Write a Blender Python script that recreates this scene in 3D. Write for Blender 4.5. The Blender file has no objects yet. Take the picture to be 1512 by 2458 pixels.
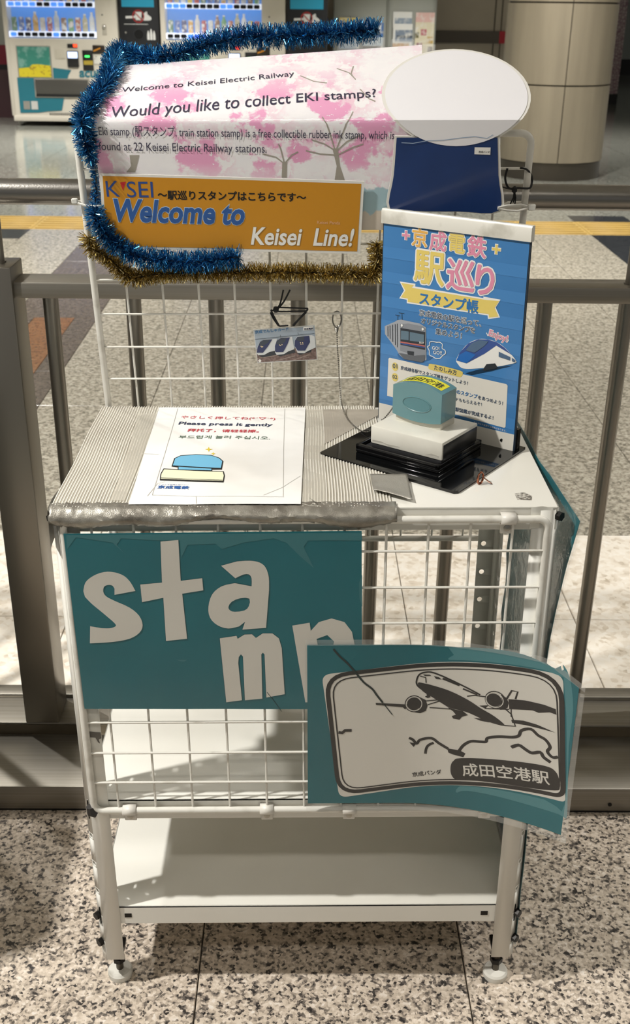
import bpy, bmesh, math, random
from mathutils import Vector, Matrix, noise
from mathutils.geometry import tessellate_polygon

random.seed(7)
SC = bpy.context.scene
COL = SC.collection

# ---------------------------------------------------------------- camera, world, lights, exposure
def camera():
    f, p, y, r = 2589.978, 0.438538, 0.013543, -0.013131
    fw = Vector((math.sin(y)*math.cos(p), math.cos(y)*math.cos(p), -math.sin(p)))
    rt = Vector((math.cos(y), -math.sin(y), 0)); dn = fw.cross(rt)
    c, s = math.cos(r), math.sin(r)
    R, D = rt*c + dn*s, dn*c - rt*s
    m = Matrix((R, -D, -fw)).transposed().to_4x4()
    m.translation = (-0.007349, -1.155291, 1.319884)
    cam = bpy.data.cameras.new('camera'); o = bpy.data.objects.new('camera', cam); COL.objects.link(o)
    o.matrix_world = m
    cam.sensor_fit = 'HORIZONTAL'; cam.sensor_width = 36.0; cam.lens = f/1512*36
    cam.clip_start = .05; cam.clip_end = 100
    cam.dof.use_dof = True; cam.dof.focus_distance = 1.42; cam.dof.aperture_fstop = 20.0
    SC.camera = o
camera()
w = bpy.data.worlds.new('world'); SC.world = w; w.use_nodes = True
w.node_tree.nodes['Background'].inputs[0].default_value = (1.0, .985, .95, 1)
w.node_tree.nodes['Background'].inputs[1].default_value = .21
SC.view_settings.view_transform = 'Standard'; SC.view_settings.look = 'None'
SC.view_settings.exposure = 0.17; SC.view_settings.gamma = 1.0; SC.view_settings.use_curve_mapping = False
CEIL = 2.86
# recessed ceiling downlights of the concourse: (x, y, watts)
DOWNLIGHTS = [(-1.62, -.44, 84), (2.6, .8, 44), (-1.75, 1.6, 20), (-1.62, 4.6, 36), (1.75, 4.6, 34),
              (-1.62, 7.6, 44), (1.75, 7.2, 34), (-1.62, 10.6, 84), (1.4, 11.2, 60), (-4.6, 7.6, 36), (4.9, 7.6, 36), (-4.6, 10.6, 84), (4.9, 10.9, 36)]
# added fill tubes on the near side, to brighten front faces: (x, y, watts)
FILL_TUBES = [(-2.3, -1.6, 4), (.25, -1.6, 5), (2.8, -1.6, 4)]

# ---------------------------------------------------------------- materials
def lin(h):
    if not isinstance(h, str): return tuple(h)[:3]
    v = [int(h[i:i+2], 16)/255 for i in (0, 2, 4)]
    return tuple(c/12.92 if c <= .04045 else ((c+.055)/1.055)**2.4 for c in v)
MATS = {}
def M(name, col=None, rough=.5, metal=0.0, var=None, bump=None, emis=None, alpha=1.0, coat=0.0, spec=.5, trans=0.0, coord='Object', aniso=None, island=None):
    if name in MATS: return MATS[name]
    m = bpy.data.materials.new(name); m.use_nodes = True; MATS[name] = m
    nt = m.node_tree; b = nt.nodes['Principled BSDF']; c = lin(col)
    b.inputs['Base Color'].default_value = (*c, 1); b.inputs['Roughness'].default_value = rough
    b.inputs['Metallic'].default_value = metal; b.inputs['Specular IOR Level'].default_value = spec
    b.inputs['Alpha'].default_value = alpha; b.inputs['Coat Weight'].default_value = coat; b.inputs['Coat Roughness'].default_value = .12
    b.inputs['Transmission Weight'].default_value = trans
    if emis: b.inputs['Emission Color'].default_value = (*lin(emis[0]), 1); b.inputs['Emission Strength'].default_value = emis[1]
    tc = nt.nodes.new('ShaderNodeTexCoord'); vec = tc.outputs[coord] if coord in ('Object', 'UV', 'Generated') else nt.nodes.new('ShaderNodeNewGeometry').outputs['Position']
    if aniso:
        mp = nt.nodes.new('ShaderNodeMapping'); mp.inputs['Scale'].default_value = aniso; nt.links.new(vec, mp.inputs['Vector']); vec = mp.outputs['Vector']
    if var:   # (scale, second colour, low, high)
        n = nt.nodes.new('ShaderNodeTexNoise'); n.inputs['Scale'].default_value = var[0]; n.inputs['Detail'].default_value = 4
        nt.links.new(vec, n.inputs['Vector'])
        r = nt.nodes.new('ShaderNodeMapRange'); r.inputs[1].default_value = var[2]; r.inputs[2].default_value = var[3]
        nt.links.new(n.outputs[0], r.inputs[0])
        x = nt.nodes.new('ShaderNodeMix'); x.data_type = 'RGBA'; x.inputs[6].default_value = (*c, 1); x.inputs[7].default_value = (*lin(var[1]), 1)
        nt.links.new(r.outputs[0], x.inputs[0]); nt.links.new(x.outputs[2], b.inputs['Base Color'])
    if island:
        g = nt.nodes.new('ShaderNodeNewGeometry'); x = nt.nodes.new('ShaderNodeValToRGB')
        els = x.color_ramp.elements
        for i, h in enumerate(island):
            e = els[i] if i < 2 else els.new(1)
            e.position = i/(len(island)-1); e.color = (*lin(h), 1)
        nt.links.new(g.outputs['Random Per Island'], x.inputs[0]); nt.links.new(x.outputs[0], b.inputs['Base Color'])
    if bump:  # (scale, strength, distance)
        n = nt.nodes.new('ShaderNodeTexNoise'); n.inputs['Scale'].default_value = bump[0]; n.inputs['Detail'].default_value = 3
        nt.links.new(vec, n.inputs['Vector'])
        u = nt.nodes.new('ShaderNodeBump'); u.inputs['Strength'].default_value = bump[1]; u.inputs['Distance'].default_value = bump[2] if len(bump) > 2 else .002
        nt.links.new(n.outputs[0], u.inputs['Height']); nt.links.new(u.outputs[0], b.inputs['Normal'])
    return m
def clear(name, haze=.0, gloss=.06, rough=.08, bump=None):
    """clear film: mostly see-through, with a thin gloss"""
    if name in MATS: return MATS[name]
    m = bpy.data.materials.new(name); m.use_nodes = True; MATS[name] = m
    nt = m.node_tree; nt.nodes.remove(nt.nodes['Principled BSDF']); out = nt.nodes['Material Output']
    t = nt.nodes.new('ShaderNodeBsdfTransparent'); g = nt.nodes.new('ShaderNodeBsdfGlossy'); g.inputs['Roughness'].default_value = rough
    d = nt.nodes.new('ShaderNodeBsdfDiffuse'); d.inputs[0].default_value = (.8, .82, .8, 1)
    a = nt.nodes.new('ShaderNodeMixShader'); a.inputs[0].default_value = haze; nt.links.new(t.outputs[0], a.inputs[1]); nt.links.new(d.outputs[0], a.inputs[2])
    b = nt.nodes.new('ShaderNodeMixShader'); b.inputs[0].default_value = gloss
    nt.links.new(a.outputs[0], b.inputs[1]); nt.links.new(g.outputs[0], b.inputs[2]); nt.links.new(b.outputs[0], out.inputs[0])
    if bump:
        n = nt.nodes.new('ShaderNodeTexNoise'); n.inputs['Scale'].default_value = bump[0]; n.inputs['Detail'].default_value = 3
        nt.links.new(nt.nodes.new('ShaderNodeNewGeometry').outputs['Position'], n.inputs['Vector'])
        u = nt.nodes.new('ShaderNodeBump'); u.inputs['Strength'].default_value = bump[1]; u.inputs['Distance'].default_value = bump[2]
        nt.links.new(n.outputs[0], u.inputs['Height']); nt.links.new(u.outputs[0], g.inputs['Normal'])
    return m
def granite(name, cols, scale, rough=.35, blotch=None, joint=None):
    """speckled stone: cells of several minerals, at world scale"""
    if name in MATS: return MATS[name]
    m = bpy.data.materials.new(name); m.use_nodes = True; MATS[name] = m
    nt = m.node_tree; b = nt.nodes['Principled BSDF']; b.inputs['Roughness'].default_value = rough
    pos = nt.nodes.new('ShaderNodeNewGeometry').outputs['Position']
    n = nt.nodes.new('ShaderNodeTexNoise'); n.inputs['Scale'].default_value = scale*.55; n.inputs['Detail'].default_value = 3; n.inputs['Roughness'].default_value = .65
    nt.links.new(pos, n.inputs['Vector'])
    wz = nt.nodes.new('ShaderNodeVectorMath'); wz.operation = 'MULTIPLY_ADD'; wz.inputs[1].default_value = (.8/scale,)*3
    nt.links.new(n.outputs[1], wz.inputs[0]); nt.links.new(pos, wz.inputs[2])
    v = nt.nodes.new('ShaderNodeTexVoronoi'); v.inputs['Scale'].default_value = scale; nt.links.new(wz.outputs[0], v.inputs['Vector'])
    sp = nt.nodes.new('ShaderNodeSeparateColor'); nt.links.new(v.outputs['Color'], sp.inputs[0])
    ad = nt.nodes.new('ShaderNodeMath'); ad.operation = 'MULTIPLY_ADD'; ad.inputs[1].default_value = .55
    ml = nt.nodes.new('ShaderNodeMath'); ml.operation = 'MULTIPLY'; ml.inputs[1].default_value = .45
    n2 = nt.nodes.new('ShaderNodeTexNoise'); n2.inputs['Scale'].default_value = scale*.3; n2.inputs['Detail'].default_value = 2; nt.links.new(pos, n2.inputs['Vector'])
    st = nt.nodes.new('ShaderNodeMapRange'); st.inputs[1].default_value = .3; st.inputs[2].default_value = .7; nt.links.new(n2.outputs[0], st.inputs[0])
    nt.links.new(st.outputs[0], ml.inputs[0]); nt.links.new(sp.outputs[0], ad.inputs[0]); nt.links.new(ml.outputs[0], ad.inputs[2])
    r = nt.nodes.new('ShaderNodeValToRGB'); els = r.color_ramp.elements
    for i, (p, h) in enumerate(cols):
        e = els[i] if i < 2 else els.new(p)
        e.position = p; e.color = (*lin(h), 1)
    nt.links.new(ad.outputs[0], r.inputs[0]); out = r.outputs[0]
    if joint:   # paving too far away to tell its slabs apart: joints in the material
        br = nt.nodes.new('ShaderNodeTexBrick'); br.offset = 0; br.inputs['Scale'].default_value = 1
        br.inputs['Mortar Size'].default_value = .004; br.inputs['Brick Width'].default_value = .4015; br.inputs['Row Height'].default_value = .4015
        nt.links.new(pos, br.inputs['Vector'])
        x = nt.nodes.new('ShaderNodeMix'); x.data_type = 'RGBA'; x.inputs[7].default_value = (*lin(joint), 1)
        nt.links.new(br.outputs['Fac'], x.inputs[0]); nt.links.new(out, x.inputs[6]); out = x.outputs[2]
    nt.links.new(out, b.inputs['Base Color'])
    return m

# ---------------------------------------------------------------- mesh helpers
class MB:
    def __init__(s): s.V = []; s.F = []
    def add(s, vs, fs):
        n = len(s.V); s.V += [Vector(v) for v in vs]; s.F += [tuple(i+n for i in f) for f in fs]; return s
    def box(s, x0, y0, z0, x1, y1, z1):
        return s.add([(x, y, z) for x in (x0, x1) for y in (y0, y1) for z in (z0, z1)],
                     [(0, 1, 3, 2), (4, 6, 7, 5), (0, 4, 5, 1), (2, 3, 7, 6), (0, 2, 6, 4), (1, 5, 7, 3)])
    def rbox(s, x0, y0, z0, x1, y1, z1, r=.003, seg=2):
        bm = bmesh.new(); bmesh.ops.create_cube(bm, size=1)
        for v in bm.verts: v.co = Vector((x0+(v.co.x+.5)*(x1-x0), y0+(v.co.y+.5)*(y1-y0), z0+(v.co.z+.5)*(z1-z0)))
        bmesh.ops.bevel(bm, geom=list(bm.edges), offset=r, segments=seg, profile=.5, affect='EDGES')
        s.bm(bm); return s
    def bm(s, bm):
        bm.verts.index_update(); s.add([v.co.copy() for v in bm.verts], [[v.index for v in f.verts] for f in bm.faces]); bm.free(); return s
    def tube(s, pts, r, n=8, closed=False, cap=True):
        pts = [Vector(p) for p in pts]; k = len(pts); rings = []
        up = None
        for i in range(k):
            a = pts[(i-1) % k] if closed or i else pts[0]; b = pts[(i+1) % k] if closed or i < k-1 else pts[-1]
            t = (b-a).normalized()
            if up is None: up = t.orthogonal().normalized()
            up = (up - t*up.dot(t)).normalized(); sd = t.cross(up)
            rr = r[i] if isinstance(r, (list, tuple)) else r
            rings.append([pts[i]+(up*math.cos(2*math.pi*j/n)+sd*math.sin(2*math.pi*j/n))*rr for j in range(n)])
        f = []
        for i in range(k if closed else k-1):
            for j in range(n):
                i2 = (i+1) % k; f.append((i*n+j, i*n+(j+1) % n, i2*n+(j+1) % n, i2*n+j))
        if cap and not closed: f += [tuple(range(n))[::-1], tuple((k-1)*n+j for j in range(n))]
        return s.add([v for q in rings for v in q], f)
    def lathe(s, prof, c, n=24, axis=2):
        c = Vector(c); vs = []; f = []
        for (r, h) in prof:
            for j in range(n):
                a = 2*math.pi*j/n; v = (r*math.cos(a), r*math.sin(a), h)
                if axis == 1: v = (v[0], -v[2], v[1])
                if axis == 0: v = (v[2], v[0], v[1])
                vs.append(c+Vector(v))
        for i in range(len(prof)-1):
            for j in range(n): f.append((i*n+j, i*n+(j+1) % n, (i+1)*n+(j+1) % n, (i+1)*n+j))
        f += [tuple(range(n))[::-1], tuple((len(prof)-1)*n+j for j in range(n))]
        return s.add(vs, f)
    def prism(s, poly, f, d):
        """poly 2D -> f(u,v,h): front at h=d, back at 0"""
        n = len(poly); tri = tessellate_polygon([[Vector((p[0], p[1], 0)) for p in poly]])
        s.add([f(u, v, 0) for u, v in poly]+[f(u, v, d) for u, v in poly],
              [tuple(t)[::-1] for t in tri]+[tuple(i+n for i in t) for t in tri]+[(i, (i+1) % n, n+(i+1) % n, n+i) for i in range(n)]); return s
    def grid(s, nu, nv, f):
        s.add([f(i/nu, j/nv) for j in range(nv+1) for i in range(nu+1)],
              [(j*(nu+1)+i, j*(nu+1)+i+1, (j+1)*(nu+1)+i+1, (j+1)*(nu+1)+i) for j in range(nv) for i in range(nu)]); return s
    def shell(s, nu, nv, f, t):
        """a sheet with thickness: f(a,b,off)"""
        n0 = len(s.V); s.grid(nu, nv, lambda a, b: f(a, b, 0)); n1 = len(s.V); s.grid(nu, nv, lambda a, b: f(a, b, -t))
        rim = [i for i in range(nu+1)]+[j*(nu+1)+nu for j in range(1, nv+1)]+[nv*(nu+1)+i for i in range(nu-1, -1, -1)]+[j*(nu+1) for j in range(nv-1, 0, -1)]
        k = len(rim)
        s.F += [(n0+rim[i], n1+rim[i], n1+rim[(i+1) % k], n0+rim[(i+1) % k]) for i in range(k)]; return s
    def mesh(s, name, base, mat, flip=False):
        me = bpy.data.meshes.new(name); b = Vector(base)
        me.from_pydata([v-b for v in s.V], [], s.F); me.materials.append(mat)
        bm = bmesh.new(); bm.from_mesh(me); bmesh.ops.recalc_face_normals(bm, faces=bm.faces); bm.to_mesh(me); bm.free()
        me.shade_smooth(); me.set_sharp_from_angle(angle=math.radians(38)); return me

TILT = 0.012626
RACK = Matrix.Translation((.007348, 0, 0)) @ Matrix.Rotation(-TILT, 4, 'Y')
WORLD = Matrix.Identity(4)
BASE = {}
def thing(name, label, cat, base=(0, 0, 0), group=None, fr=RACK, kind=None):
    o = bpy.data.objects.new(name, None); o.empty_display_size = .02; COL.objects.link(o)
    o.matrix_world = fr @ Matrix.Translation(base); BASE[o.name] = Vector(base)
    if kind: o['kind'] = kind
    else: o['category'] = cat
    o['label'] = label
    if group: o['group'] = group
    return o
def part(name, mb, mat, parent, label=None, kind=None):
    b = BASE[parent.name]; me = mb if isinstance(mb, bpy.types.Mesh) else mb.mesh(name, b, mat)
    o = bpy.data.objects.new(name, me); COL.objects.link(o); o.parent = parent; BASE[o.name] = b
    if label: o['label'] = label
    if kind: o['kind'] = kind
    return o
def single(name, label, cat, mb, mat, base=(0, 0, 0), group=None, fr=RACK, kind=None):
    me = mb.mesh(name, base, mat); o = bpy.data.objects.new(name, me); COL.objects.link(o)
    o.matrix_world = fr @ Matrix.Translation(base); BASE[o.name] = Vector(base)
    o['label'] = label
    if kind: o['kind'] = kind
    else: o['category'] = cat
    if group: o['group'] = group
    return o

# ---------------------------------------------------------------- flat print: polygons, strokes and lettering laid on a sheet
_tc = {}
def glyphs(body, bold=0.0):
    k = (body, bold)
    if k not in _tc:
        c = bpy.data.curves.new('lettering', 'FONT'); c.body = body; c.size = 1; c.offset = bold; c.resolution_u = 3; c.fill_mode = 'FRONT'
        o = bpy.data.objects.new('lettering', c); COL.objects.link(o); bpy.context.view_layer.update()
        me = bpy.data.meshes.new_from_object(o.evaluated_get(bpy.context.evaluated_depsgraph_get()))
        vs = [(v.co.x, v.co.y) for v in me.vertices]; fs = [tuple(p.vertices) for p in me.polygons]
        bpy.data.objects.remove(o); bpy.data.curves.remove(c); bpy.data.meshes.remove(me)
        _tc[k] = (vs, fs)
    return _tc[k]
def _pen(body, bold, grow):
    """(bold outline for the curve, pen radii): Latin letters thicken by outline, kanji and kana by a small round pen"""
    if body.isascii(): return bold, bold+grow, [0]
    return 0, 0, ([bold+grow] if bold+grow > 0 else [0])
def _copies(r, n):
    if r <= 0: return [(0., 0.)]
    k = 12 if r > .04 else 6
    return [(0., 0.)]+[(r*math.cos(2*math.pi*i/k), r*math.sin(2*math.pi*i/k)) for i in range(k)]
def txt(body, ab, bold=0.0, shear=0.0, em=None, grow=0.0):
    """lettering whose baseline runs from ab[0] to ab[1]; em sets the height when it is not in proportion"""
    b0, b1, rr = _pen(body, bold, grow)
    v0, _ = glyphs(body, b0); vs, fs = glyphs(body, b1)
    x0 = min(v[0] for v in v0); x1 = max(v[0] for v in v0)
    a, b = Vector(ab[0]), Vector(ab[1]); d = b-a; s = d.length/(x1-x0); d.normalize(); n = Vector((-d.y, d.x)); e = em or s
    return [([tuple(a+d*((x-x0+ox)*s+y*e*shear)+n*((y+oy)*e)) for x, y in vs], fs) for ox, oy in _copies(rr[0], 6)]
def sign(body, c, size, ang=0.0, bold=.02, grow=0.0, sx=1.0):
    """one character centred on c"""
    b0, b1, rr = _pen(body, bold, grow)
    v0, _ = glyphs(body, b0); vs, fs = glyphs(body, b1)
    cx = (min(v[0] for v in v0)+max(v[0] for v in v0))/2; cy = (min(v[1] for v in v0)+max(v[1] for v in v0))/2
    ca, sa = math.cos(ang), math.sin(ang)
    return [([(c[0]+((x-cx+ox)*sx*ca-(y-cy+oy)*sa)*size, c[1]+((x-cx+ox)*sx*sa+(y-cy+oy)*ca)*size) for x, y in vs], fs) for ox, oy in _copies(rr[0], 6)]
def poly(*loops):
    return ([tuple(p) for l in loops for p in l], [tuple(t) for t in tessellate_polygon([[Vector((p[0], p[1], 0)) for p in l] for l in loops])])
def ell(c, rx, ry, n=28, ang=0):
    ca, sa = math.cos(ang), math.sin(ang)
    return [(c[0]+rx*math.cos(2*math.pi*i/n)*ca-ry*math.sin(2*math.pi*i/n)*sa, c[1]+rx*math.cos(2*math.pi*i/n)*sa+ry*math.sin(2*math.pi*i/n)*ca) for i in range(n)]
def stroke(pts, w, closed=False):
    p = [Vector(q) for q in pts]; k = len(p); vs = []; fs = []
    for i in range(k):
        a = p[i-1] if closed or i else p[0]; b = p[(i+1) % k] if closed or i < k-1 else p[-1]
        t = (b-a).normalized() if (b-a).length > 0 else Vector((1, 0)); n = Vector((-t.y, t.x))*w/2
        vs += [tuple(p[i]+n), tuple(p[i]-n)]
    for i in range(k if closed else k-1):
        j = (i+1) % k; fs.append((2*i, 2*i+1, 2*j+1, 2*j))
    return (vs, fs)
def smooth(pts, closed=False, n=5):
    """Catmull-Rom through the points"""
    p = [Vector(q) for q in pts]; k = len(p); out = []
    for i in range(k if closed else k-1):
        g = lambda j: p[j % k] if closed else p[max(0, min(k-1, j))]
        a, b, c, d = g(i-1), g(i), g(i+1), g(i+2)
        for q in range(n):
            t = q/n; out.append(.5*((2*b)+(c-a)*t+(2*a-5*b+4*c-d)*t*t+(3*b-a-3*c+d)*t**3))
    if not closed: out.append(p[-1])
    return [tuple(v) for v in out]
def rrect(x0, y0, x1, y1, r, n=4):
    o = []
    for cx, cy, a in ((x1-r, y1-r, 0), (x0+r, y1-r, 90), (x0+r, y0+r, 180), (x1-r, y0+r, 270)):
        o += [(cx+r*math.cos(math.radians(a+90*i/n)), cy+r*math.sin(math.radians(a+90*i/n))) for i in range(n+1)]
    return o
def rounded(pts, r, n=6):
    p = [Vector(q) for q in pts]; k = len(p); out = []
    for i in range(k):
        a, b_, c = p[i-1], p[i], p[(i+1) % k]; u, v = (a-b_), (c-b_); rr = min(r[i], u.length*.49, v.length*.49)
        s0, s1 = b_+u.normalized()*rr, b_+v.normalized()*rr
        out += [tuple(s0*(1-t)**2+b_*2*t*(1-t)+s1*t*t) for t in [j/n for j in range(n+1)]]
    return out
class Sheet:
    def __init__(s, f, cu=(), cv=()): s.f = f; s.cu = cu; s.cv = cv
def ink(parent, sheet, name, items, mat, layer=1, label=None):
    bm = bmesh.new()
    flat = []
    for it in items: flat += it if isinstance(it, list) else [it]
    for k, (vs, fs) in enumerate(flat):
        bv = [bm.verts.new((x, y, k % 16*1e-3)) for x, y in vs]
        for t in fs:
            try: bm.faces.new([bv[i] for i in t])
            except ValueError: pass
    for cuts, no in ((sheet.cu, (1, 0, 0)), (sheet.cv, (0, 1, 0))):
        for c in cuts:
            bmesh.ops.bisect_plane(bm, geom=bm.verts[:]+bm.edges[:]+bm.faces[:], plane_co=(c*no[0], c*no[1], 0), plane_no=no, dist=1e-7)
    mb = MB()
    bm.verts.index_update()
    mb.add([sheet.f(v.co.x, v.co.y, .00022*layer+v.co.z*.006) for v in bm.verts], [[v.index for v in f.verts] for f in bm.faces]); bm.free()
    return part(name, mb, mat, parent, label)
def V(*a): return Vector(a)

# ---------------------------------------------------------------- palette
steel = M('stainless_steel', '98938a', .46, .9, var=(3, '8a857b', .35, .7), bump=(1, .05, .001), aniso=(.6, 90, 90))
steelv = M('stainless_steel_post', '8f8a81', .36, 1.0, bump=(1, .05, .001), aniso=(90, 90, .6))
paint = M('white_enamel', 'e8e6de', .28, 0, var=(2.2, 'd9d5ca', .4, .75), bump=(40, .02, .0005), coat=.2)
wire = M('white_wire_coating', 'dedbd2', .38, 0, var=(30, 'b9b4a8', .55, .8))
black = M('black_plastic', '0c0c0d', .3)
rubber = M('black_elastic', '0a0a0b', .75)
bolt = M('blackened_bolt', '23211f', .4, .7)
white = M('white_print', 'f1efe9', .4)
teal = M('teal_print', '15646e', .32, var=(6, '1a6b75', .4, .7))
film = clear('clear_laminate', .0, .035, .12)
filmg = clear('laminate_edge', .16, .06, .15)
ink_black = M('black_ink', '161617', .4)

# ---------------------------------------------------------------- floor: slabs with joints
g_front = granite('pink_granite', [(0, '1d1b1b'), (.2, '3d3937'), (.32, '7d746b'), (.45, 'b7a999'), (.62, 'cdbfae'), (.8, 'dccfc0'), (1, 'e6dfd6')], 240, .32)
g_light = granite('cream_terrazzo', [(0, 'b3a48f'), (.2, 'd8ccbb'), (.45, 'eae1d3'), (1, 'f3eee5')], 80, .4)
g_grey = granite('grey_granite', [(0, '5d594f'), (.3, '857f72'), (.5, 'a8a192'), (.75, 'bcb5a6'), (1, 'cbc5b8')], 150, .22)
g_far = granite('pale_polished_granite', [(0, '5a5a54'), (.3, '77776f'), (.6, '8f8f86'), (1, 'a1a198')], 110, .12)
g_farj = granite('pale_polished_granite_far', [(0, '5a5a54'), (.3, '77776f'), (.6, '8f8f86'), (1, 'a1a198')], 110, .12, joint='6a655b')
g_brown = granite('brown_granite', [(0, '3a332e'), (.4, '5f554d'), (1, '7d7268')], 150, .22)
g_rust = granite('rust_granite', [(0, '4a3628'), (.4, '80583c'), (1, '97714f')], 150, .22)
g_dark = granite('charcoal_granite', [(0, '232528'), (.5, '35383c'), (1, '4a4c4f')], 150, .1)
yellow = M('tactile_yellow', 'bb9a50', .5, var=(5, 'ab8d4a', .4, .7))
fl = single('floor', 'polished granite concourse floor laid in square slabs with thin dark joints', '', MB().box(-9, -6, -.12, 12, 27, -.004), M('grout', '4d473e', .9), fr=WORLD, kind='structure')
_tm = {}
def tile(x0, x1, y0, y1, m, name='floor_tile', bars=False):
    j = .0011; sx, sy = x1-x0-2*j, y1-y0-2*j
    k = (round(sx, 4), round(sy, 4), m.name, bars)
    if k not in _tm:
        c = .0012; t = MB().add([(0, 0, -.018), (sx, 0, -.018), (sx, sy, -.018), (0, sy, -.018), (0, 0, -c), (sx, 0, -c), (sx, sy, -c), (0, sy, -c), (c, c, 0), (sx-c, c, 0), (sx-c, sy-c, 0), (c, sy-c, 0)],
            [(0, 1, 5, 4), (1, 2, 6, 5), (2, 3, 7, 6), (3, 0, 4, 7), (4, 5, 9, 8), (5, 6, 10, 9), (6, 7, 11, 10), (7, 4, 8, 11), (8, 9, 10, 11)])
        if bars:
            for i in range(6):
                y = sy*(i+.5)/6; t.rbox(.02, y-.012, -.002, sx-.02, y+.012, .005, .003, 1)
        _tm[k] = t.mesh(name, (0, 0, 0), m)
    o = bpy.data.objects.new(name, _tm[k]); COL.objects.link(o); o.parent = fl; o.location = (x0+j, y0+j, 0)
P = .4015; NR = 3
XE = [-.157+P*k for k in range(-8, 10)]
for a, b in zip(XE, XE[1:]):
    if -2.6 < a < 2.7:
        tile(a, b, -.81, -.21, g_front); tile(a, b, -.21, .392, g_front)
    if -2.6 < a < 2.7:
        tile(a, b, .66, 1.065, g_light); tile(a, b, 1.065, 1.521, g_light)
    if -2.6 < a < 2.7:
        ys = [1.521]+[1.7445+.4025*k for k in range(0, 10)]+[5.60]
        for y0, y1 in zip(ys, ys[1:]):
            mid = (a+b)/2
            if -1.37 < mid < -.95 and y0 > 2.4 and y0 < 3.5:
                tile(a, a+.11, y0, y1, g_brown); tile(a+.11, b-.105, y0, y1, g_rust); tile(b-.105, b, y0, y1, g_brown)
            else:
                tile(a, b, y0, y1, g_brown if -1.37 < mid < -.95 else g_dark if 1.84 < mid < 2.26 else g_grey)
        tile(a, b, 5.60, 5.91, g_dark if (a+b)/2 < -1.7 or 1.84 < (a+b)/2 < 2.26 else g_grey)
        tile(a, b, 5.91, 6.385, yellow, 'tactile_tile', True)
        tile(a, b, 6.385, 6.62, g_dark if 1.84 < (a+b)/2 < 2.26 else g_far)
    for k in range(NR): tile(a, b, 6.62+P*k, 6.62+P*(k+1), g_far)
part('far_paving', MB().box(-9, 6.62+NR*P, -.003, 12, 27, 0), g_farj, fl)
part('side_paving', MB().box(-9, 6.62, -.003, XE[0], 6.62+NR*P, 0).box(XE[-1], 6.62, -.003, 9, 6.62+NR*P, 0), g_farj, fl)
part('side_paving', MB().box(-9, -6, -.0035, -2.97, 6.62, 0).box(3.06, -6, -.0035, 9, 6.62, 0).box(-2.97, -6, -.0035, 3.06, -.81, 0), g_farj, fl)

# ---------------------------------------------------------------- ceiling and its downlights
ce = single('ceiling', 'plain white concourse ceiling', '', MB().box(-9, -6, CEIL, 12, 27, CEIL+.1), M('ceiling_paint', 'd9d6cf', .7), fr=WORLD, kind='structure')
def lamp(x, y, pw, shape, sx, sy):
    l = bpy.data.lights.new('ceiling_lamp', 'AREA'); l.shape = shape; l.size = sx; l.size_y = sy; l.energy = pw; l.color = (1, .98, .935); l.spread = math.radians(165 if shape == 'RECTANGLE' or y < 0 else 116 if y < 2 else 104)
    lo = bpy.data.objects.new('ceiling_lamp', l); COL.objects.link(lo); lo.parent = ce; lo.location = (x, y, CEIL-.012)
for i, (x, y, pw) in enumerate(DOWNLIGHTS):
    t = part('downlight_trim', MB().tube([(x+.085*math.cos(a*math.pi/12), y+.085*math.sin(a*math.pi/12), CEIL-.004) for a in range(24)], .008, 6, True), M('lamp_trim', 'dddddd', .4), ce)
    part('downlight_lens', MB().lathe([(.078, -.003), (.078, -.001)], (x, y, CEIL), 24), M('lamp_lens', 'ffffff', .4, emis=('fff3df', 30)), t)
    lamp(x, y, pw, 'DISK', .1, .1)
for x, y, pw in FILL_TUBES:  # fixtures for the added soft front fill
    t = part('fill_tube_body', MB().rbox(x-.64, y-.09, CEIL-.03, x+.64, y+.09, CEIL, .006), M('lamp_trim', 'dddddd', .4), ce)
    part('fill_tube_diffuser', MB().box(x-.6, y-.07, CEIL-.034, x+.6, y+.07, CEIL-.03), M('fill_tube_glow', 'ffffff', .4, emis=('fff3df', 6)), t)
    lamp(x, y, pw, 'RECTANGLE', 1.2, .14); COL.objects[-1].location.z = CEIL-.045

# ---------------------------------------------------------------- far walls
wallm = M('beige_wall_panel', 'a3998a', .45, var=(1.2, '978d7e', .4, .7))
wb = single('wall_back', 'beige panelled concourse wall behind the machines', '', MB().box(-9, 13.6, 0, 2.62, 13.8, CEIL), wallm, fr=WORLD, kind='structure')
part('panel_joint', MB().box(*[2.345, 13.592, 0, 2.36, 13.6, CEIL]).box(2.43, 13.592, 0, 2.445, 13.6, CEIL).box(1.25, 13.592, 0, 1.262, 13.6, CEIL), M('wall_joint', '4f483e', .7), wb)
part('dark_band', MB().box(1.4, 13.58, .92, 2.42, 13.6, 1.06), M('band_brown', '4a423a', .5), wb)
part('red_end', MB().box(2.42, 13.58, .92, 2.50, 13.6, 1.06), M('band_red', 'a01426', .45), wb)
part('dark_skirting', MB().box(-9, 13.57, 0, 2.5, 13.6, .25), M('skirting_black', '161413', .5), wb)
wl = single('wall_left', 'pale grey wall with a crimson band beside the left machine', '', MB().box(-6, 13.3, 0, -3.62, 13.55, CEIL), M('pale_grey_wall', 'aeb0ab', .5), fr=WORLD, kind='structure')
part('crimson_band', MB().box(-6, 13.28, .62, -3.62, 13.3, .84), M('band_crimson', '8a1730', .45), wl)
part('black_gap', MB().box(-6, 13.285, .56, -3.62, 13.3, .62), M('skirting_black', '161413', .5), wl)
part('maroon_plinth', MB().box(-6, 13.285, 0, -3.62, 13.3, .56), M('plinth_maroon', '4a2e33', .5), wl)
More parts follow.
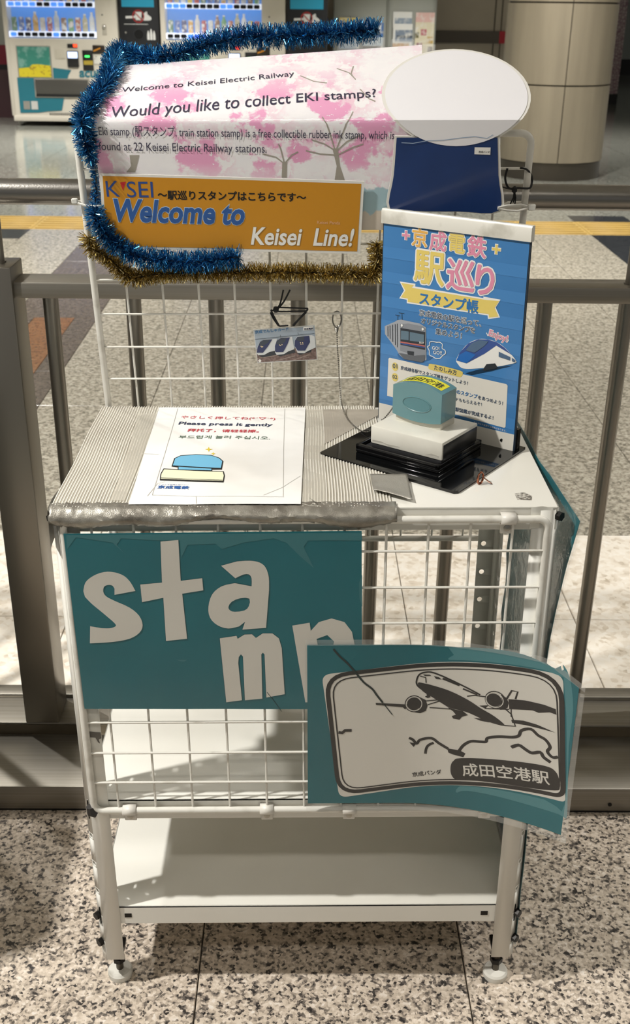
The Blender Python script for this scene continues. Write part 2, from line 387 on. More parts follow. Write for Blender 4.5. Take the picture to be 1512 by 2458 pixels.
def speckle():
    m = M('pink_mosaic', 'b59aa2', .5); nt = m.node_tree; b = nt.nodes['Principled BSDF']
    v = nt.nodes.new('ShaderNodeTexVoronoi'); v.inputs['Scale'].default_value = 26
    v.feature = 'DISTANCE_TO_EDGE'
    nt.links.new(nt.nodes.new('ShaderNodeNewGeometry').outputs['Position'], v.inputs['Vector'])
    r = nt.nodes.new('ShaderNodeValToRGB'); r.color_ramp.elements[0].color = (*lin('8f6a76'), 1); r.color_ramp.elements[1].color = (*lin('cfc0bf'), 1); r.color_ramp.elements[1].position = .25
    nt.links.new(v.outputs['Distance'], r.inputs[0]); nt.links.new(r.outputs[0], b.inputs['Base Color']); return m
wr = single('wall_right', 'pink speckled mosaic wall end with a dark skirting', '', MB().box(4.53, 16.6, .147, 4.805, 17.6, CEIL), speckle(), fr=WORLD, kind='structure')
part('skirting', MB().box(4.525, 16.585, 0, 4.81, 17.6, .147), M('skirting_black', '161413', .5), wr)
wf = single('wall_far', 'pale green grey wall far behind the pillar', '', MB().box(2.3, 25, .32, 12, 25.3, CEIL), M('pale_green_wall', 'a9aea6', .5), fr=WORLD, kind='structure')
part('skirting', MB().box(2.3, 24.97, 0, 12, 25.3, .32), M('skirting_black', '161413', .5), wf)

# ---------------------------------------------------------------- round pillar clad in stone panels
stone = M('pillar_limestone', 'a89d88', .5, var=(1, '988e7b', .35, .7), bump=(60, .1, .001), coord='Object', aniso=(9, 9, .8))
pc = V(2.13, 8.72, 0); pr_ = .455
pil = thing('pillar', 'thick round pillar clad in curved beige stone panels on a dark metal base', 'pillar', pc, None, WORLD)
part('core', MB().lathe([(pr_-.02, 0), (pr_-.02, CEIL)], pc, 48), M('pillar_joint', '3a342b', .8), pil)
part('base_ring', MB().lathe([(pr_-.012, 0), (pr_-.012, .138)], pc, 48), M('dull_base_metal', '6d675e', .35, .9), pil)
zs = [.14, .752, 1.368, 1.985, 2.6, CEIL]
a0 = math.radians(-90-2)
for z0, z1 in zip(zs, zs[1:]):
    for q in range(4):
        def f(a, b, o, q=q, z0=z0, z1=z1):
            t = a0+math.pi/2*(q+.006+a*.988); r = pr_+o
            return pc+V(r*math.cos(t), r*math.sin(t), z0+.006+(z1-z0-.012)*b)
        part('stone_panel', MB().shell(12, 1, f, .018), stone, pil)

# ---------------------------------------------------------------- stainless guard railing
rl = thing('guard_railing', 'brushed stainless guard railing with round balusters and a tubular handrail', 'railing', (0, .57, 0), None, WORLD)
X0, X1 = -2.6, 2.6
part('kerb', MB().rbox(X0, .381, .004, X1, .535, .055, .003).box(X0, .395, 0, X1, .66, .02), steel, rl)
part('kerb_riser', MB().box(X0, .534, .05, X1, .54, .0765), M('stainless_dull', '7d766a', .25, 1), rl)
part('sole_plate', MB().rbox(X0, .536, .073, X1, .65, .08, .002), steel, rl)
part('plate_lip', MB().rbox(X0, .618, .078, X1, .652, .088, .003), steel, rl)
part('rubber_seal', MB().box(X0, .383, 0, X1, .40, .005), black, rl)
part('top_bar', MB().rbox(X0, .546, .893, X1, .608, .9195, .003), steel, rl)
part('post', MB().rbox(-.5285, .535, .08, -.4655, .611, .9445, .0025), steelv, rl)
part('post', MB().rbox(-2.057, .535, .08, -1.994, .611, .9445, .0025), steelv, rl)
part('post', MB().rbox(1.0, .535, .08, 1.063, .611, .9445, .0025), steelv, rl)
for i in range(-19, 20):
    x = -.0154+.1335*i
    if not -.55 < x < -.45 and not 1.0 < x < 1.07 and not -2.06 < x < -1.99 and abs(x) < 2.58: part('baluster', MB().tube([(x, .573, .078), (x, .573, .895)], .0126, 16), steelv, rl)
part('handrail', MB().tube([(X0, .572, 1.0545), (X1, .572, 1.0545)], .0198, 24), M('handrail_steel', '8a8782', .3, 1, bump=(300, .25, .0006)), rl)
for x, z in ((-.4905, .944), (.519, .919)):
    part('handrail_rod', MB().tube([(x, .573, z), (x, .573, 1.04)], .0075, 12), steelv, rl)
    part('rod_collar', MB().tube([(x, .573, z-.001), (x, .573, z+.003)], .0095, 12), steelv, rl)
for x, y, z in ((.555, .539, .069), (.51, .632, .0885), (.553, .3805, .02)):
    part('screw', MB().lathe([(.0035, 0), (.0035, .001), (.002, .0018)], (x, y, z), 10, 2 if z > .08 else 1), bolt, rl)

# ---------------------------------------------------------------- unseen cabinet added left of the rack, shaped to shade floor and kerb
nb = thing('shade_cabinet', 'plain grey cabinet added out of view left of the stamp rack to cast shade', 'cabinet', (-.98, .14, 0), None, WORLD)
cg = M('cabinet_grey', '8f918e', .4)
part('body', MB().rbox(-1.18, -.05, .04, -.70, .33, .72, .004), cg, nb)
part('plinth', MB().box(-1.16, -.03, 0, -.72, .31, .04), M('cabinet_plinth', '3a3b3a', .5), nb)
for x0, x1 in ((-1.17, -.943), (-.937, -.71)):
    d_ = part('door', MB().rbox(x0, -.062, .06, x1, -.05, .70, .003), cg, nb)
    part('handle', MB().rbox(-.95 if x0 < -1 else -.93, -.07, .36, -.945 if x0 < -1 else -.925, -.06, .44, .002), steel, d_)

# ---------------------------------------------------------------- drink vending machines and recycling bins along the far wall
cream = M('machine_cream', 'cfc8ba', .35)
vteal = M('machine_teal', '24707f', .4)
darkp = M('machine_dark', '1b1b1c', .35)
backdrop_glow = M('display_blue_glow', '1f7cc4', .4, emis=('1f7fd8', .42))  # blue emission stands in for lamplight inside the display
strip = M('display_light_strip', 'ffffff', .4, emis=('d6e4ff', .62))
btn_on = M('button_lit_blue', '2060ff', .3, emis=('3f6dff', 1.6)); btn_off = M('button_black', '101012', .25)
silver = M('machine_silver', 'b9b6ae', .25, .8)
glass = M('machine_glass', 'ffffff', .03, alpha=.1)
DR = ['3f7a4e', 'd8a23a', 'c9d0d2', 'b8562f', 'e0c933', '2f5fae', 'd7d2c6', '8a5a3a', 'b9b08a', 'c23a33', '2a2f6e', 'b03040', '5f9f62', 'd9dfe6']
dmat = [M('drink_label_%d' % i, h, .35, var=(22, 'e9e6df', .5, .62)) for i, h in enumerate(DR)]
caps = M('drink_cap', 'e4e2dc', .4)
def can(x, y, z, h, r): return MB().lathe([(r*.8, 0), (r, .012), (r, h-.014), (r*.8, h)], (x, y, z), 12)
def bottle(x, y, z, h, r): return MB().lathe([(r*.85, 0), (r, .012), (r, h*.68), (r*.45, h*.86), (r*.42, h)], (x, y, z), 12)
def machine(x0, x1, n, label, hs, on1, on0, full):
    Y = 12.3; W_ = x1-x0; s = W_/1.29; X = lambda t: x0+t*s
    t = thing('vending_machine', label, 'vending machine', ((x0+x1)/2, Y+.37, 0), 'drink vending machines', WORLD)
    zb, zt = .955, 1.83; wl_, wr_ = X(.055), X(1.045)
    b = MB(); D = Y+.74
    b.rbox(x0, Y, .11, wl_, D, zt, .012).rbox(wr_, Y, .11, x1, D, zt, .012).box(wl_-.02, Y+.002, .11, wr_+.02, D, zb-.01).box(wl_-.02, Y+.3, zb-.02, wr_+.02, D, zt).box(wl_-.02, Y+.002, zt-.06, wr_+.02, D, zt)
    part('cabinet', b, cream, t)
    part('base_sill', MB().rbox(x0+.02, Y-.01, .055, x1-.02, D, .115, .006), cream, t)
    for xf in (x0+.06, x1-.06): part('foot', MB().lathe([(.025, 0), (.025, .012), (.01, .016), (.01, .06)], (xf, Y+.06, 0), 12), silver, t)
    part('display_back', MB().box(wl_, Y+.2, zb, wr_, Y+.22, zt-.06), backdrop_glow, t)
    for k, (zr, hh, on) in enumerate(((zb+.005, hs, on0), (1.272, [h*1.15 for h in hs], on1))):
        part('display_shelf', MB().box(wl_, Y+.012, zr, wr_, Y+.2, zr+.06), strip, t)
        for i in range(n):
            xc = wl_+(wr_-wl_)*(i+.65)/(n+.35); h = hh[i]*.0044*1.02; r = (wr_-wl_)/(n+.35)*.40
            d = part('drink_sample', (bottle if h > .17 else can)(xc, Y+.09, zr+.06, h, r), dmat[(i*5+k*3) % 14], t)
            if h > .17: part('bottle_cap', MB().lathe([(r*.46, h*.96), (r*.46, h+.006)], (xc, Y+.09, zr+.06), 10), caps, d)
            part('button', MB().rbox(xc-.033, Y-.004, zr+.008, xc+.033, Y+.02, zr+.05, .008, 1), btn_on if i in on else btn_off, t)
    part('window_pane', MB().box(wl_, Y+.006, zb+.07, wr_, Y+.009, zt-.06), glass, t)
    part('poster_panel', MB().rbox(X(.118), Y-.004, .525, X(.51), Y+.01, .87, .004), M('panel_frame_grey', '8d8a82', .4), t)
    pp = part('panel_poster', MB().box(X(.13), Y-.006, .535, X(.498), Y, .86), M('poster_green', '3c8576', .4, var=(9, '77a59a', .5, .6)), t)
    part('poster_yellow_strip', MB().prism([(X(.13), .537), (X(.498), .537), (X(.498), .66), (X(.36), .675), (X(.29), .672), (X(.25), .64), (X(.13), .63)], lambda u, v, h: V(u, Y-.0065-h, v), .001), M('poster_yellow', 'd8c62e', .4, var=(30, 'a8892c', .55, .62)), t)
    part('coin_plate', MB().rbox(X(.56), Y-.004, .735, X(.67), Y+.01, .84, .003), M('machine_cream_inset', 'c5beae', .35), t)
    part('price_display', MB().rbox(X(.705), Y-.006, .85, X(.82), Y+.01, .895, .004), darkp, t)
    part('price_digits', MB().box(X(.775), Y-.0075, .862, X(.815), Y-.005, .89), M('red_led', 'ff3a1a', .4, emis=('ff3b1c', 3)), t)
    part('card_reader', MB().rbox(X(.695), Y-.02, .645, X(.825), Y+.01, .82, .012), darkp, t)
    part('reader_screen', MB().rbox(X(.705), Y-.022, .745, X(.815), Y-.015, .81, .003), M('reader_screen_glow', 'c8d8ff', .3, emis=('c3d4ff', 1.4)), t)
    part('bill_slot', MB().rbox(X(.87), Y-.01, .615, X(.99), Y+.01, .83, .006), darkp, t)
    part('bill_slot_light', MB().box(X(.9), Y-.0115, .755, X(.95), Y-.009, .775), M('green_led', '3cff5a', .4, emis=('42ff66', 2)), t)
    part('bill_slot_label', MB().box(X(.88), Y-.0115, .675, X(.985), Y-.009, .72), M('slot_label', 'b09a3a', .4), t)
    part('coin_slot', MB().rbox(X(.99), Y-.008, .79, X(1.13), Y+.01, .885, .01), M('slot_brown', '2a2119', .3), t)
    part('coin_lever', MB().prism([(X(1.0), .815), (X(1.08), .845), (X(1.08), .86), (X(1.0), .83)], lambda u, v, h: V(u, Y-.008-h, v), .006), M('lever_orange', 'd08a28', .4), t)
    part('notice', MB().box(X(1.0), Y-.003, .68, X(1.12), Y, .77), M('notice_white', 'd9d6cc', .5, var=(60, '8d8a84', .55, .65)), t)
    lk = part('lock', MB().rbox(X(1.115), Y-.006, .99, X(1.165), Y+.01, 1.105, .006), M('lock_plate', 'b3ada0', .4), t)
    part('lock_knob', MB().lathe([(.018, 0), (.018, .014), (.012, .018)], (X(1.14), Y-.006, 1.075), 14, 1), silver, lk)
    part('keyhole', MB().lathe([(.008, 0), (.008, .004)], (X(1.125), Y, 1.2), 10, 1), darkp, t)
    part('dispenser_frame', MB().rbox(X(.29), Y-.012, .315, X(.925), Y+.01, .525, .006), silver, t)
    part('dispenser_flap', MB().rbox(X(.305), Y-.015, .355, X(.91), Y-.005, .512, .004), M('flap_grey', '4c4a45', .25), t)
    part('dispenser_gap', MB().box(X(.305), Y-.0135, .325, X(.91), Y-.008, .355), darkp, t)
    part('teal_graphic', MB().prism([(X(.1), .145), (X(.32), .15), (X(.42), .165), (X(.585), .175), (X(.625), .33), (X(.69), .56), (X(.73), .615), (X(.52), .64), (X(.52), .525), (X(.1), .53)], lambda u, v, h: V(u, Y-.001-h, v), .002), vteal, t)
    for a, m in ((.145, M('sticker_grey', '8f8c84', .5)), (.235, M('sticker_white', 'c5c4be', .5))):
        part('sticker', MB().box(X(a), Y-.006, .185, X(a+.075), Y-.003, .275), m, t)
    g = MB()
    for i in range(28): g.box(X(.44+.022*i), Y-.003, .125, X(.45+.022*i), Y, .15)
    part('vent_grille', g, darkp, t, kind='stuff')
    sh = Sheet(lambda u, v, o: V(u, Y-.004-o, v))
    ink(t, sh, 'maker_lettering', [txt('acure', [(X(.815), .545), (X(1.13), .545)], .03, .12)], vteal)
    return t
hs1 = [33, 33, 32, 44, 32, 33, 46, 32, 31, 33, 40, 44]
machine(-3.435, -2.14, 12, 'cream and teal drink vending machine at the far left of the hall', hs1, {0, 1, 2, 3, 6, 7}, {0, 6}, True)
hs2 = [30, 30, 30, 30, 41, 30, 30, 41, 41, 30, 45, 45, 30, 30]
machine(-1.655, -.235, 14, 'cream drink vending machine standing between the two black bins', hs2, {0, 1, 2, 8, 9}, {3, 4, 5, 8, 9, 10, 11, 12}, False)
def bin_(x0, x1, label):
    Y = 12.33
    t = thing('recycling_bin', label, 'bin', ((x0+x1)/2, Y+.3, 0), 'black recycling bins', WORLD)
    part('cabinet', MB().rbox(x0, Y, .02, x1, Y+.6, 1.62, .01), M('bin_charcoal', '17181b', .45), t)
    sh = Sheet(lambda u, v, o: V(u, Y-.001-o, v)); xm = (x0+x1)/2; s = (x1-x0)/.46
    part('blue_label', MB().box(x0+.04, Y-.004, 1.285, x1-.05, Y, 1.40), M('bin_label_blue', '2c9fc4', .4), t)
    part('opening_rim', MB().tube([(xm-.01+.056*math.cos(a*math.pi/12), Y-.001, 1.0+.056*math.sin(a*math.pi/12)) for a in range(24)], .006, 6, True), M('bin_rim', '2a2b2e', .4), t)
    part('opening', MB().lathe([(.052, 0), (.052, .003)], (xm-.01, Y, 1.0), 24, 1), M('opening_black', '020202', .9), t)
    ink(t, sh, 'litter_pictogram', [poly([(xm-.15, 1.165), (xm-.04, 1.17), (xm-.04, 1.195), (xm-.15, 1.19)]), poly([(xm-.035, 1.15), (xm+.025, 1.15), (xm+.035, 1.235), (xm-.045, 1.235)]), poly(smooth([(xm+.04, 1.15), (xm+.13, 1.15), (xm+.14, 1.18), (xm+.1, 1.21), (xm+.095, 1.24), (xm+.06, 1.22), (xm+.05, 1.18)], True, 3)), poly([(xm-.17, 1.105), (xm+.1, 1.105), (xm+.1, 1.11), (xm-.17, 1.11)])], M('bin_white', 'd5d5d2', .5), 1)
    ink(t, sh, 'ban_ring', [stroke(ell((xm-.005, 1.19), .062, .062), .012, True), stroke([(xm-.05, 1.235), (xm+.04, 1.145)], .012)], M('bin_red', '9c2222', .5), 2)
    ink(t, sh, 'bottle_pictogram', [poly([(xm+.085+.033*i, .945), (xm+.112+.033*i, .945), (xm+.112+.033*i, 1.0+.02*(i % 2)), (xm+.103+.033*i, 1.04+.02*(i % 2)), (xm+.094+.033*i, 1.04+.02*(i % 2)), (xm+.085+.033*i, 1.0+.02*(i % 2))]) for i in range(3)], M('bin_white', 'd5d5d2', .5), 1)
    part('keyhole', MB().lathe([(.012, 0), (.012, .004)], (x0+.07, Y, 1.02), 12, 1), silver, t)
bin_(-2.125, -1.67, 'black recycling bin between the two drink vending machines')
bin_(-.22, .245, 'black recycling bin to the right of both vending machines')

# ---------------------------------------------------------------- leaflet stand
lgrey = M('stand_grey_green', 'a2a49c', .45)
Yl = 12.9
ls = thing('leaflet_stand', 'grey green metal leaflet stand with clear pockets beside the black bin', 'leaflet stand', (.95, Yl+.1, 0), None, WORLD)
lx = [.34, .97, 1.53]
for a, b in zip(lx, lx[1:]):
    part('back_panel', MB().rbox(a+.012, Yl+.02, .15, b-.012, Yl+.04, 1.85, .006), lgrey, ls)
for a in lx: part('upright', MB().rbox(a-.015, Yl, .0, a+.015, Yl+.05, 1.9, .005), M('stand_upright', '8e9089', .35, .3), ls)
for a in lx[:1]+lx[2:]: part('foot', MB().rbox(a-.02, Yl-.15, 0, a+.02, Yl+.25, .03, .006), lgrey, ls)
clearp = M('clear_acrylic', 'ffffff', .06, alpha=.15)
def leaflet(nm, label, x0, x1, z0, z1, inks, dy=0, pocket=True):
    o = single(nm, label, 'leaflet', MB().box(x0, Yl-.012-dy, z0, x1, Yl-.006-dy, z1), inks[0], ((x0+x1)/2, Yl-.009-dy, z0), 'leaflets in the stand', WORLD)
    sh = Sheet(lambda u, v, of: V(u, Yl-.012-dy-of*4, v))
    for i, (a, b, c, d, m) in enumerate(inks[1:]):
        part('cover_print', MB().prism([(x0+(x1-x0)*a, z0+(z1-z0)*b), (x0+(x1-x0)*c, z0+(z1-z0)*b), (x0+(x1-x0)*c, z0+(z1-z0)*d), (x0+(x1-x0)*a, z0+(z1-z0)*d)], lambda u, v, h: V(u, Yl-.0121-dy-h, v), .0006*(i+1)), m, o)
    if pocket: part('clear_pocket', MB().rbox(x0-.02, Yl-.03-dy, z0-.03, x1+.02, Yl-.026-dy, z0+.13, .002, 1), clearp, ls)
    if pocket: part('pocket_side', MB().box(x0-.02, Yl-.03, z0-.03, x0-.017, Yl+.02, z0+.13).box(x1+.017, Yl-.03, z0-.03, x1+.02, Yl+.02, z0+.13).box(x0-.02, Yl-.03, z0-.03, x1+.02, Yl+.02, z0-.027), clearp, ls)
lp = lambda n, h: M('leaflet_'+n, h, .4, var=(14, 'e0ddd6', .5, .7))
leaflet('leaflet', 'leaflet with a yellow head and pale blue foot in the leftmost pocket', .395, .635, .86, 1.20, [lp('paleblue', '9fb0c0'), (0, .66, 1, 1, lp('yellow', 'e6cf7c')), (.15, .74, .85, .84, lp('violet', '5a5a9a')), (.3, .55, .65, .72, lp('orange', 'd99a4e'))])
leaflet('leaflet', 'leaflet with a blue sky over a white horizon in the second pocket', .675, .92, .86, 1.155, [lp('mist', 'b6c4ce'), (0, .45, 1, .98, lp('skyblue', '3f6fb0')), (.72, .72, .9, .88, lp('moon', 'd5dde8')), (0, .0, 1, .12, lp('earth', '5a5044'))])
leaflet('leaflet', 'upper white leaflet with a grey mountain behind its twin', 1.03, 1.255, 1.1, 1.27, [lp('white', 'dcdcd8'), (.1, .1, 1, .6, lp('slate', '8d9aa8'))], 0, False)
leaflet('leaflet', 'white leaflet with a grey mountain lake over an orange field', 1.035, 1.265, .84, 1.14, [lp('white', 'dcdcd8'), (.12, .35, 1, .78, lp('lake', '7b8797')), (0, .02, .85, .3, lp('field', 'b98a45')), (.2, .5, 1, .58, lp('deep', '46525e'))], .016)
leaflet('leaflet', 'cream leaflet with a pink head and coloured flowers in the rightmost pocket', 1.30, 1.525, .79, 1.265, [lp('cream', 'd8cfb4'), (0, .78, 1, 1, lp('pink', 'd9b3ab')), (.3, .48, .6, .62, lp('rose', 'b86a72')), (.65, .3, .95, .45, lp('gold', 'b9963f')), (.1, .15, .4, .3, lp('plum', '8a5560')), (.0, .42, .2, .55, lp('moss', '6f6a48')), (.7, .08, .95, .22, lp('bark', '6a5a50'))])

# ================================================================ the stamp stand (rack frame: x right, y back, z up)
H, DEP = .7837, .351
rk = thing('steel_shelf_rack', 'white enamelled three tier steel shelf rack on levelling feet', 'shelf', (0, .175, 0))
def tray(z, lip, x=.2975, y0=0., y1=DEP, ch=.0):
    b = MB(); b.box(-x, y0, z-.002, x, y1, z)
    for q in ((-x, y0, x, y0+.0016), (-x, y1-.0016, x, y1), (-x, y0, -x+.0016, y1), (x-.0016, y0, x, y1)): b.box(q[0], q[1], z-lip, q[2], q[3], z)
    return b
part('tabletop', MB().rbox(-.2985, .0, H-.0035, .2985, DEP, H, .0015).box(-.297, .0004, H-.03, .297, .002, H-.002).box(-.297, DEP-.002, H-.03, .297, DEP-.0004, H-.002).box(-.298, .001, H-.03, -.2965, DEP-.001, H-.002).box(.2965, .001, H-.03, .298, DEP-.001, H-.002), paint, rk)
part('middle_shelf', tray(.35, .032), paint, rk)
bs = part('bottom_shelf', tray(.158, .032), paint, rk)
part('lip_slot', MB().box(-.262, -.0006, .138, -.252, .0004, .145).box(.248, -.0006, .138, .258, .0004, .145), bolt, bs)
def strip_holes(p0, du, dz, w, h, holes, r, t):
    """perforated flange: p0 corner, du unit across, dz unit up, holes at (u, z)"""
    b = MB(); p0, du = Vector(p0), Vector(du); nrm = du.cross(V(0, 0, 1)); vs = []; fs = []
    def P_(u, z): return p0+du*u+V(0, 0, z)
    zc = [0]
    for (u, z) in holes: zc += [z-r*1.6, z+r*1.6]
    zc.append(h)
    for i in range(0, len(zc), 2): 
        if zc[i+1] > zc[i]: b.add([P_(0, zc[i]), P_(w, zc[i]), P_(w, zc[i+1]), P_(0, zc[i+1])], [(0, 1, 2, 3)])
    for (u, z) in holes:
        oc = [(u+r*math.cos(math.pi/8*k), z+r*1.1*math.sin(math.pi/8*k)) for k in range(16)]
        z0, z1 = z-r*1.6, z+r*1.6
        out = [(w, z), (w, z+r*.7), (w, z1), (u+r, z1), (u, z1), (u-r, z1), (0, z1), (0, z+r*.7), (0, z), (0, z-r*.7), (0, z0), (u-r, z0), (u, z0), (u+r, z0), (w, z0), (w, z-r*.7)]
        b.add([P_(*q) for q in oc]+[P_(*q) for q in out], [(k, (k+1) % 16, 16+(k+1) % 16, 16+k) for k in range(16)])
    return b
for sx in (-1, 1):
    for sy, y in ((1, -.0015), (-1, DEP+.0015)):
        front = sy == 1
        z0, z1 = .057, H-.004
        hz = [(.0045, z) for z in [.03+.05*k for k in range(14)]]
        xo = .3005*sx; c = .007
        l = MB()
        # front or back flange, small chamfer with the row of holes, side flange
        a = strip_holes((xo-sx*c, y, z0), (-sx, 0, 0), None, .032-c, z1-z0, [(.016, q+.02) for _, q in hz] if not front else [], .004, .001)
        l.add(a.V, a.F)
        ch = strip_holes((xo, y+sy*c, z0), (-sx*.7071, -sy*.7071, 0), None, c*1.4142, z1-z0, [(.005, q) for _, q in hz if q < .25] if front else [], .0032, .001)
        l.add(ch.V, ch.F)
        sd = strip_holes((xo, y+sy*c, z0), (0, sy, 0), None, .032-c, z1-z0, [(.016, q+.02) for _, q in hz], .004, .001)
        l.add(sd.V, sd.F)
        leg = part('leg', l, paint, rk)
        md = leg.modifiers.new('thickness', 'SOLIDIFY'); md.thickness = .0014; md.offset = 0
        fx, fy = .2815*sx, y+sy*.022
        # foot: threaded stem and pad standing on the (level) floor
        zf = -fx*math.tan(TILT)
        ft = part('foot', MB().lathe([(.018, zf), (.0185, zf+.003), (.0185, zf+.009), (.016, zf+.012), (.006, zf+.013)], (fx, fy, 0), 24), M('foot_pad_white', 'd5d2c9', .5, var=(40, 'aaa59a', .5, .7)), rk)
        part('stem', MB().tube([(fx, fy, zf+.011), (fx, fy, .085)], .0055, 10), M('stem_zinc', '59534a', .4, .8), ft)
        part('nut', MB().tube([(fx, fy, zf+.028), (fx, fy, zf+.036)], .0095, 6), bolt, ft)
        part('foot_bracket', MB().box(fx-.011, fy-.011, .06, fx+.011, fy+.011, .066), bolt, ft)
for x, z in ((-.2985, .1411), (-.2985, .0893), (.2985, .1406), (.2985, .092), (.2985, .771), (-.2985, .771)):
    s = 1 if x > 0 else -1
    part('bolt', MB().tube([(x-s*.002, .006, z), (x+s*.005, -.002, z)], .0058, 6).tube([(x-s*.003, .007, z), (x-s*.001, .005, z)], .0075, 12), bolt, rk)
part('corner_wrap', MB().grid(8, 1, lambda a, b: V(.266+.034*a+(.001 if a > .9 else 0), -.0022-.0006*math.sin(a*9)+(.012*max(0, a-.8)/.2), H-.028+.028*b+.0015*math.sin(a*5))), paint, rk)
part('tape_residue', MB().prism([(-.2885, .456), (-.276, .455), (-.2735, .448), (-.271, .4455), (-.272, .452), (-.2685, .454), (-.2685, .463), (-.276, .4635), (-.2885, .4655)], lambda u, v, h: V(u, -.0022-h, v), .0006), M('grey_residue', '6b6761', .6), rk, 'grey tape residue')

# ---------------------------------------------------------------- wire grid panels
def roundrect_path(x0, z0, x1, z1, r, f, n=5):
    return [f(*q) for q in rrect(x0, z0, x1, z1, r, n)]
fp = thing('wire_grid_panel', 'white wire grid panel clipped to the front of the rack', 'grid panel', (0, -.0065, .335), 'wire grid panels')
fz0, fz1 = .3375, .7705; YF = -.0065
part('frame', MB().tube(roundrect_path(-.287, fz0, .287, fz1, .012, lambda u, v: V(u, YF, v)), .0047, 10, True), wire, fp)
for z in (.7291, .6795, .6294, .58, .5308, .4823, .4338, .3853): part('wire', MB().tube([(-.285, YF-.001, z), (.285, YF-.001, z)], .0017, 6), wire, fp)
for k in range(-5, 6):
    x = -.0043+.05*k; part('wire', MB().tube([(x, YF+.002, fz0), (x, YF+.002, fz1)], .0017, 6), wire, fp)
part('tape_wrap', MB().tube([(-.2915, YF, .345), (-.2905, YF, .336), (-.284, YF, .3325)], [.0062, .0075, .006], 8), M('black_tape', '2a2725', .7), fp)
clipm = M('clip_white', 'dcd8cf', .4)
for i, (x, z) in enumerate(((.2391, fz1), (-.2398, fz0), (-.0549, fz0), (.0566, fz0), (.2409, fz0))):
    lab = ['white saddle clip with a screw on the upper right of the front grid', 'leftmost white saddle clip on the bottom edge of the front grid', 'second white saddle clip from the left under the front grid', 'third white saddle clip from the left under the front grid', 'rightmost white saddle clip on the bottom edge of the front grid'][i]
    t = thing('saddle_clip', lab, 'clip', (x, YF, z), 'saddle clips of the front grid')
    b = MB()
    arc = [(-.0068, .0065)]+[(-.0068*math.cos(a), -.0068*math.sin(a)) for a in [math.pi/8*k for k in range(9)]]+[(.0068, .0065)]
    b.add([V(x+dx, YF+yy, z+zz) for dx in (-.009, .009) for zz, yy in arc], [(k, k+1, 11+k+1, 11+k) for k in range(10)])
    cl = part('strap', b, clipm, t); md = cl.modifiers.new('thickness', 'SOLIDIFY'); md.thickness = .0014
    part('tab', MB().rbox(x-.008, YF+.0035, z-.021, x+.008, YF+.0062, z-.005, .001, 1), clipm, t)
    part('screw', MB().lathe([(.0042, 0), (.0042, .0012), (.002, .002)], (x, YF+.0035, z-.013), 12, 1), M('screw_zinc', 'a7a49c', .3, .9), t)
# rear panel leans a little towards the counter
MO = V(0, .362, .79); MU = V(0, -.15, .989).normalized(); MN = V(0, -MU.z, MU.y)   # MN faces the viewer
def mp(x, s, o=0.): return MO+V(x, 0, 0)+MU*s+MN*o
rp = thing('wire_grid_panel', 'tall white wire grid panel rising behind the counter', 'grid panel', mp(0, -.25), 'wire grid panels')
s0, s1 = -.25, .386
part('frame', MB().tube(roundrect_path(-.2925, s0, .2925, s1, .014, lambda u, v: mp(u, v)), .0047, 10, True), wire, rp)
for k in range(-7, 7):
    s = .139+.0506*(k-1)+.0000
    if s0 < s < s1-.01: part('wire', MB().tube([mp(-.291, s, .001), mp(.291, s, .001)], .0017, 6), wire, rp)
for k in range(-5, 6):
    x = .0015+.05*k; part('wire', MB().tube([mp(x, s0, -.002), mp(x, s1, -.002)], .0017, 6), wire, rp)

# ---------------------------------------------------------------- ribbed plastic cover on the left of the counter
ribm = M('ribbed_clear_plastic', 'b9b4a7', .22, 0, var=(9, 'a39d8f', .4, .65), spec=.6, coat=.3)
tapem = M('silver_tape', '9d998f', .32, .5, var=(30, '777269', .4, .65), bump=(900, .5, .0006))
tapec = M('clear_packing_tape', 'd8d3c6', .1, 0, alpha=.38, spec=.7)
cv = thing('counter_cover', 'ribbed translucent plastic cover taped over the left of the counter', 'cover', (-.1, .17, H))
b = MB(); pitch = .0036; nx = int(.405/pitch); xs = []
for i in range(nx):
    x = -.3005+pitch*i; xs += [(x, 0.), (x+pitch*.16, .0011), (x+pitch*.42, .0011), (x+pitch*.58, 0.)]
ny = 10
def cvz(x, y): return H+.0008+.0007*noise.noise(V(x*12, y*12, 0))+.0007
for j in range(ny+1):
    y = -.003+(DEP+.003)*j/ny
    for x, h in xs: b.V.append(V(x+.0007*math.sin(y*30+x*9), y, cvz(x, y)+h))
n = len(xs)
b.F += [(j*n+i, j*n+i+1, (j+1)*n+i+1, (j+1)*n+i) for j in range(ny) for i in range(n-1)]
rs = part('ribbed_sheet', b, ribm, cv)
rs.data.materials.append(M('rib_ridge_highlight', 'e6e2d8', .2, spec=.6, coat=.3))  # lighter rib faces paint in the light the ridges catch
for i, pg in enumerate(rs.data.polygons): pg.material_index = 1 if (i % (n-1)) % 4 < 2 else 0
def crumple(a, bb, k=1): return noise.noise(V(a*23, bb*7, k))*.0014+noise.noise(V(a*70, bb*15, k+4))*.0013
def front_tape(a, bb):
    x = -.302+.409*a; t = bb; sag = .004*math.sin(a*9)+.003*math.sin(a*23)
    if t < .45: y = .010-.014*(t/.45); z = H+.0030
    else: y = -.004-.007*math.sin((t-.45)/.55*math.pi)-.006*(t-.45)/.55; z = H+.0030-(.019+sag)*(t-.45)/.55
    return V(x, y+crumple(a*3, bb*2), z+crumple(a*3, bb*2, 9))
tp = part('front_tape', MB().grid(110, 14, front_tape), tapem, cv, 'crumpled silver tape along the front edge')
tp.modifiers.new('thickness', 'SOLIDIFY').thickness = .0006
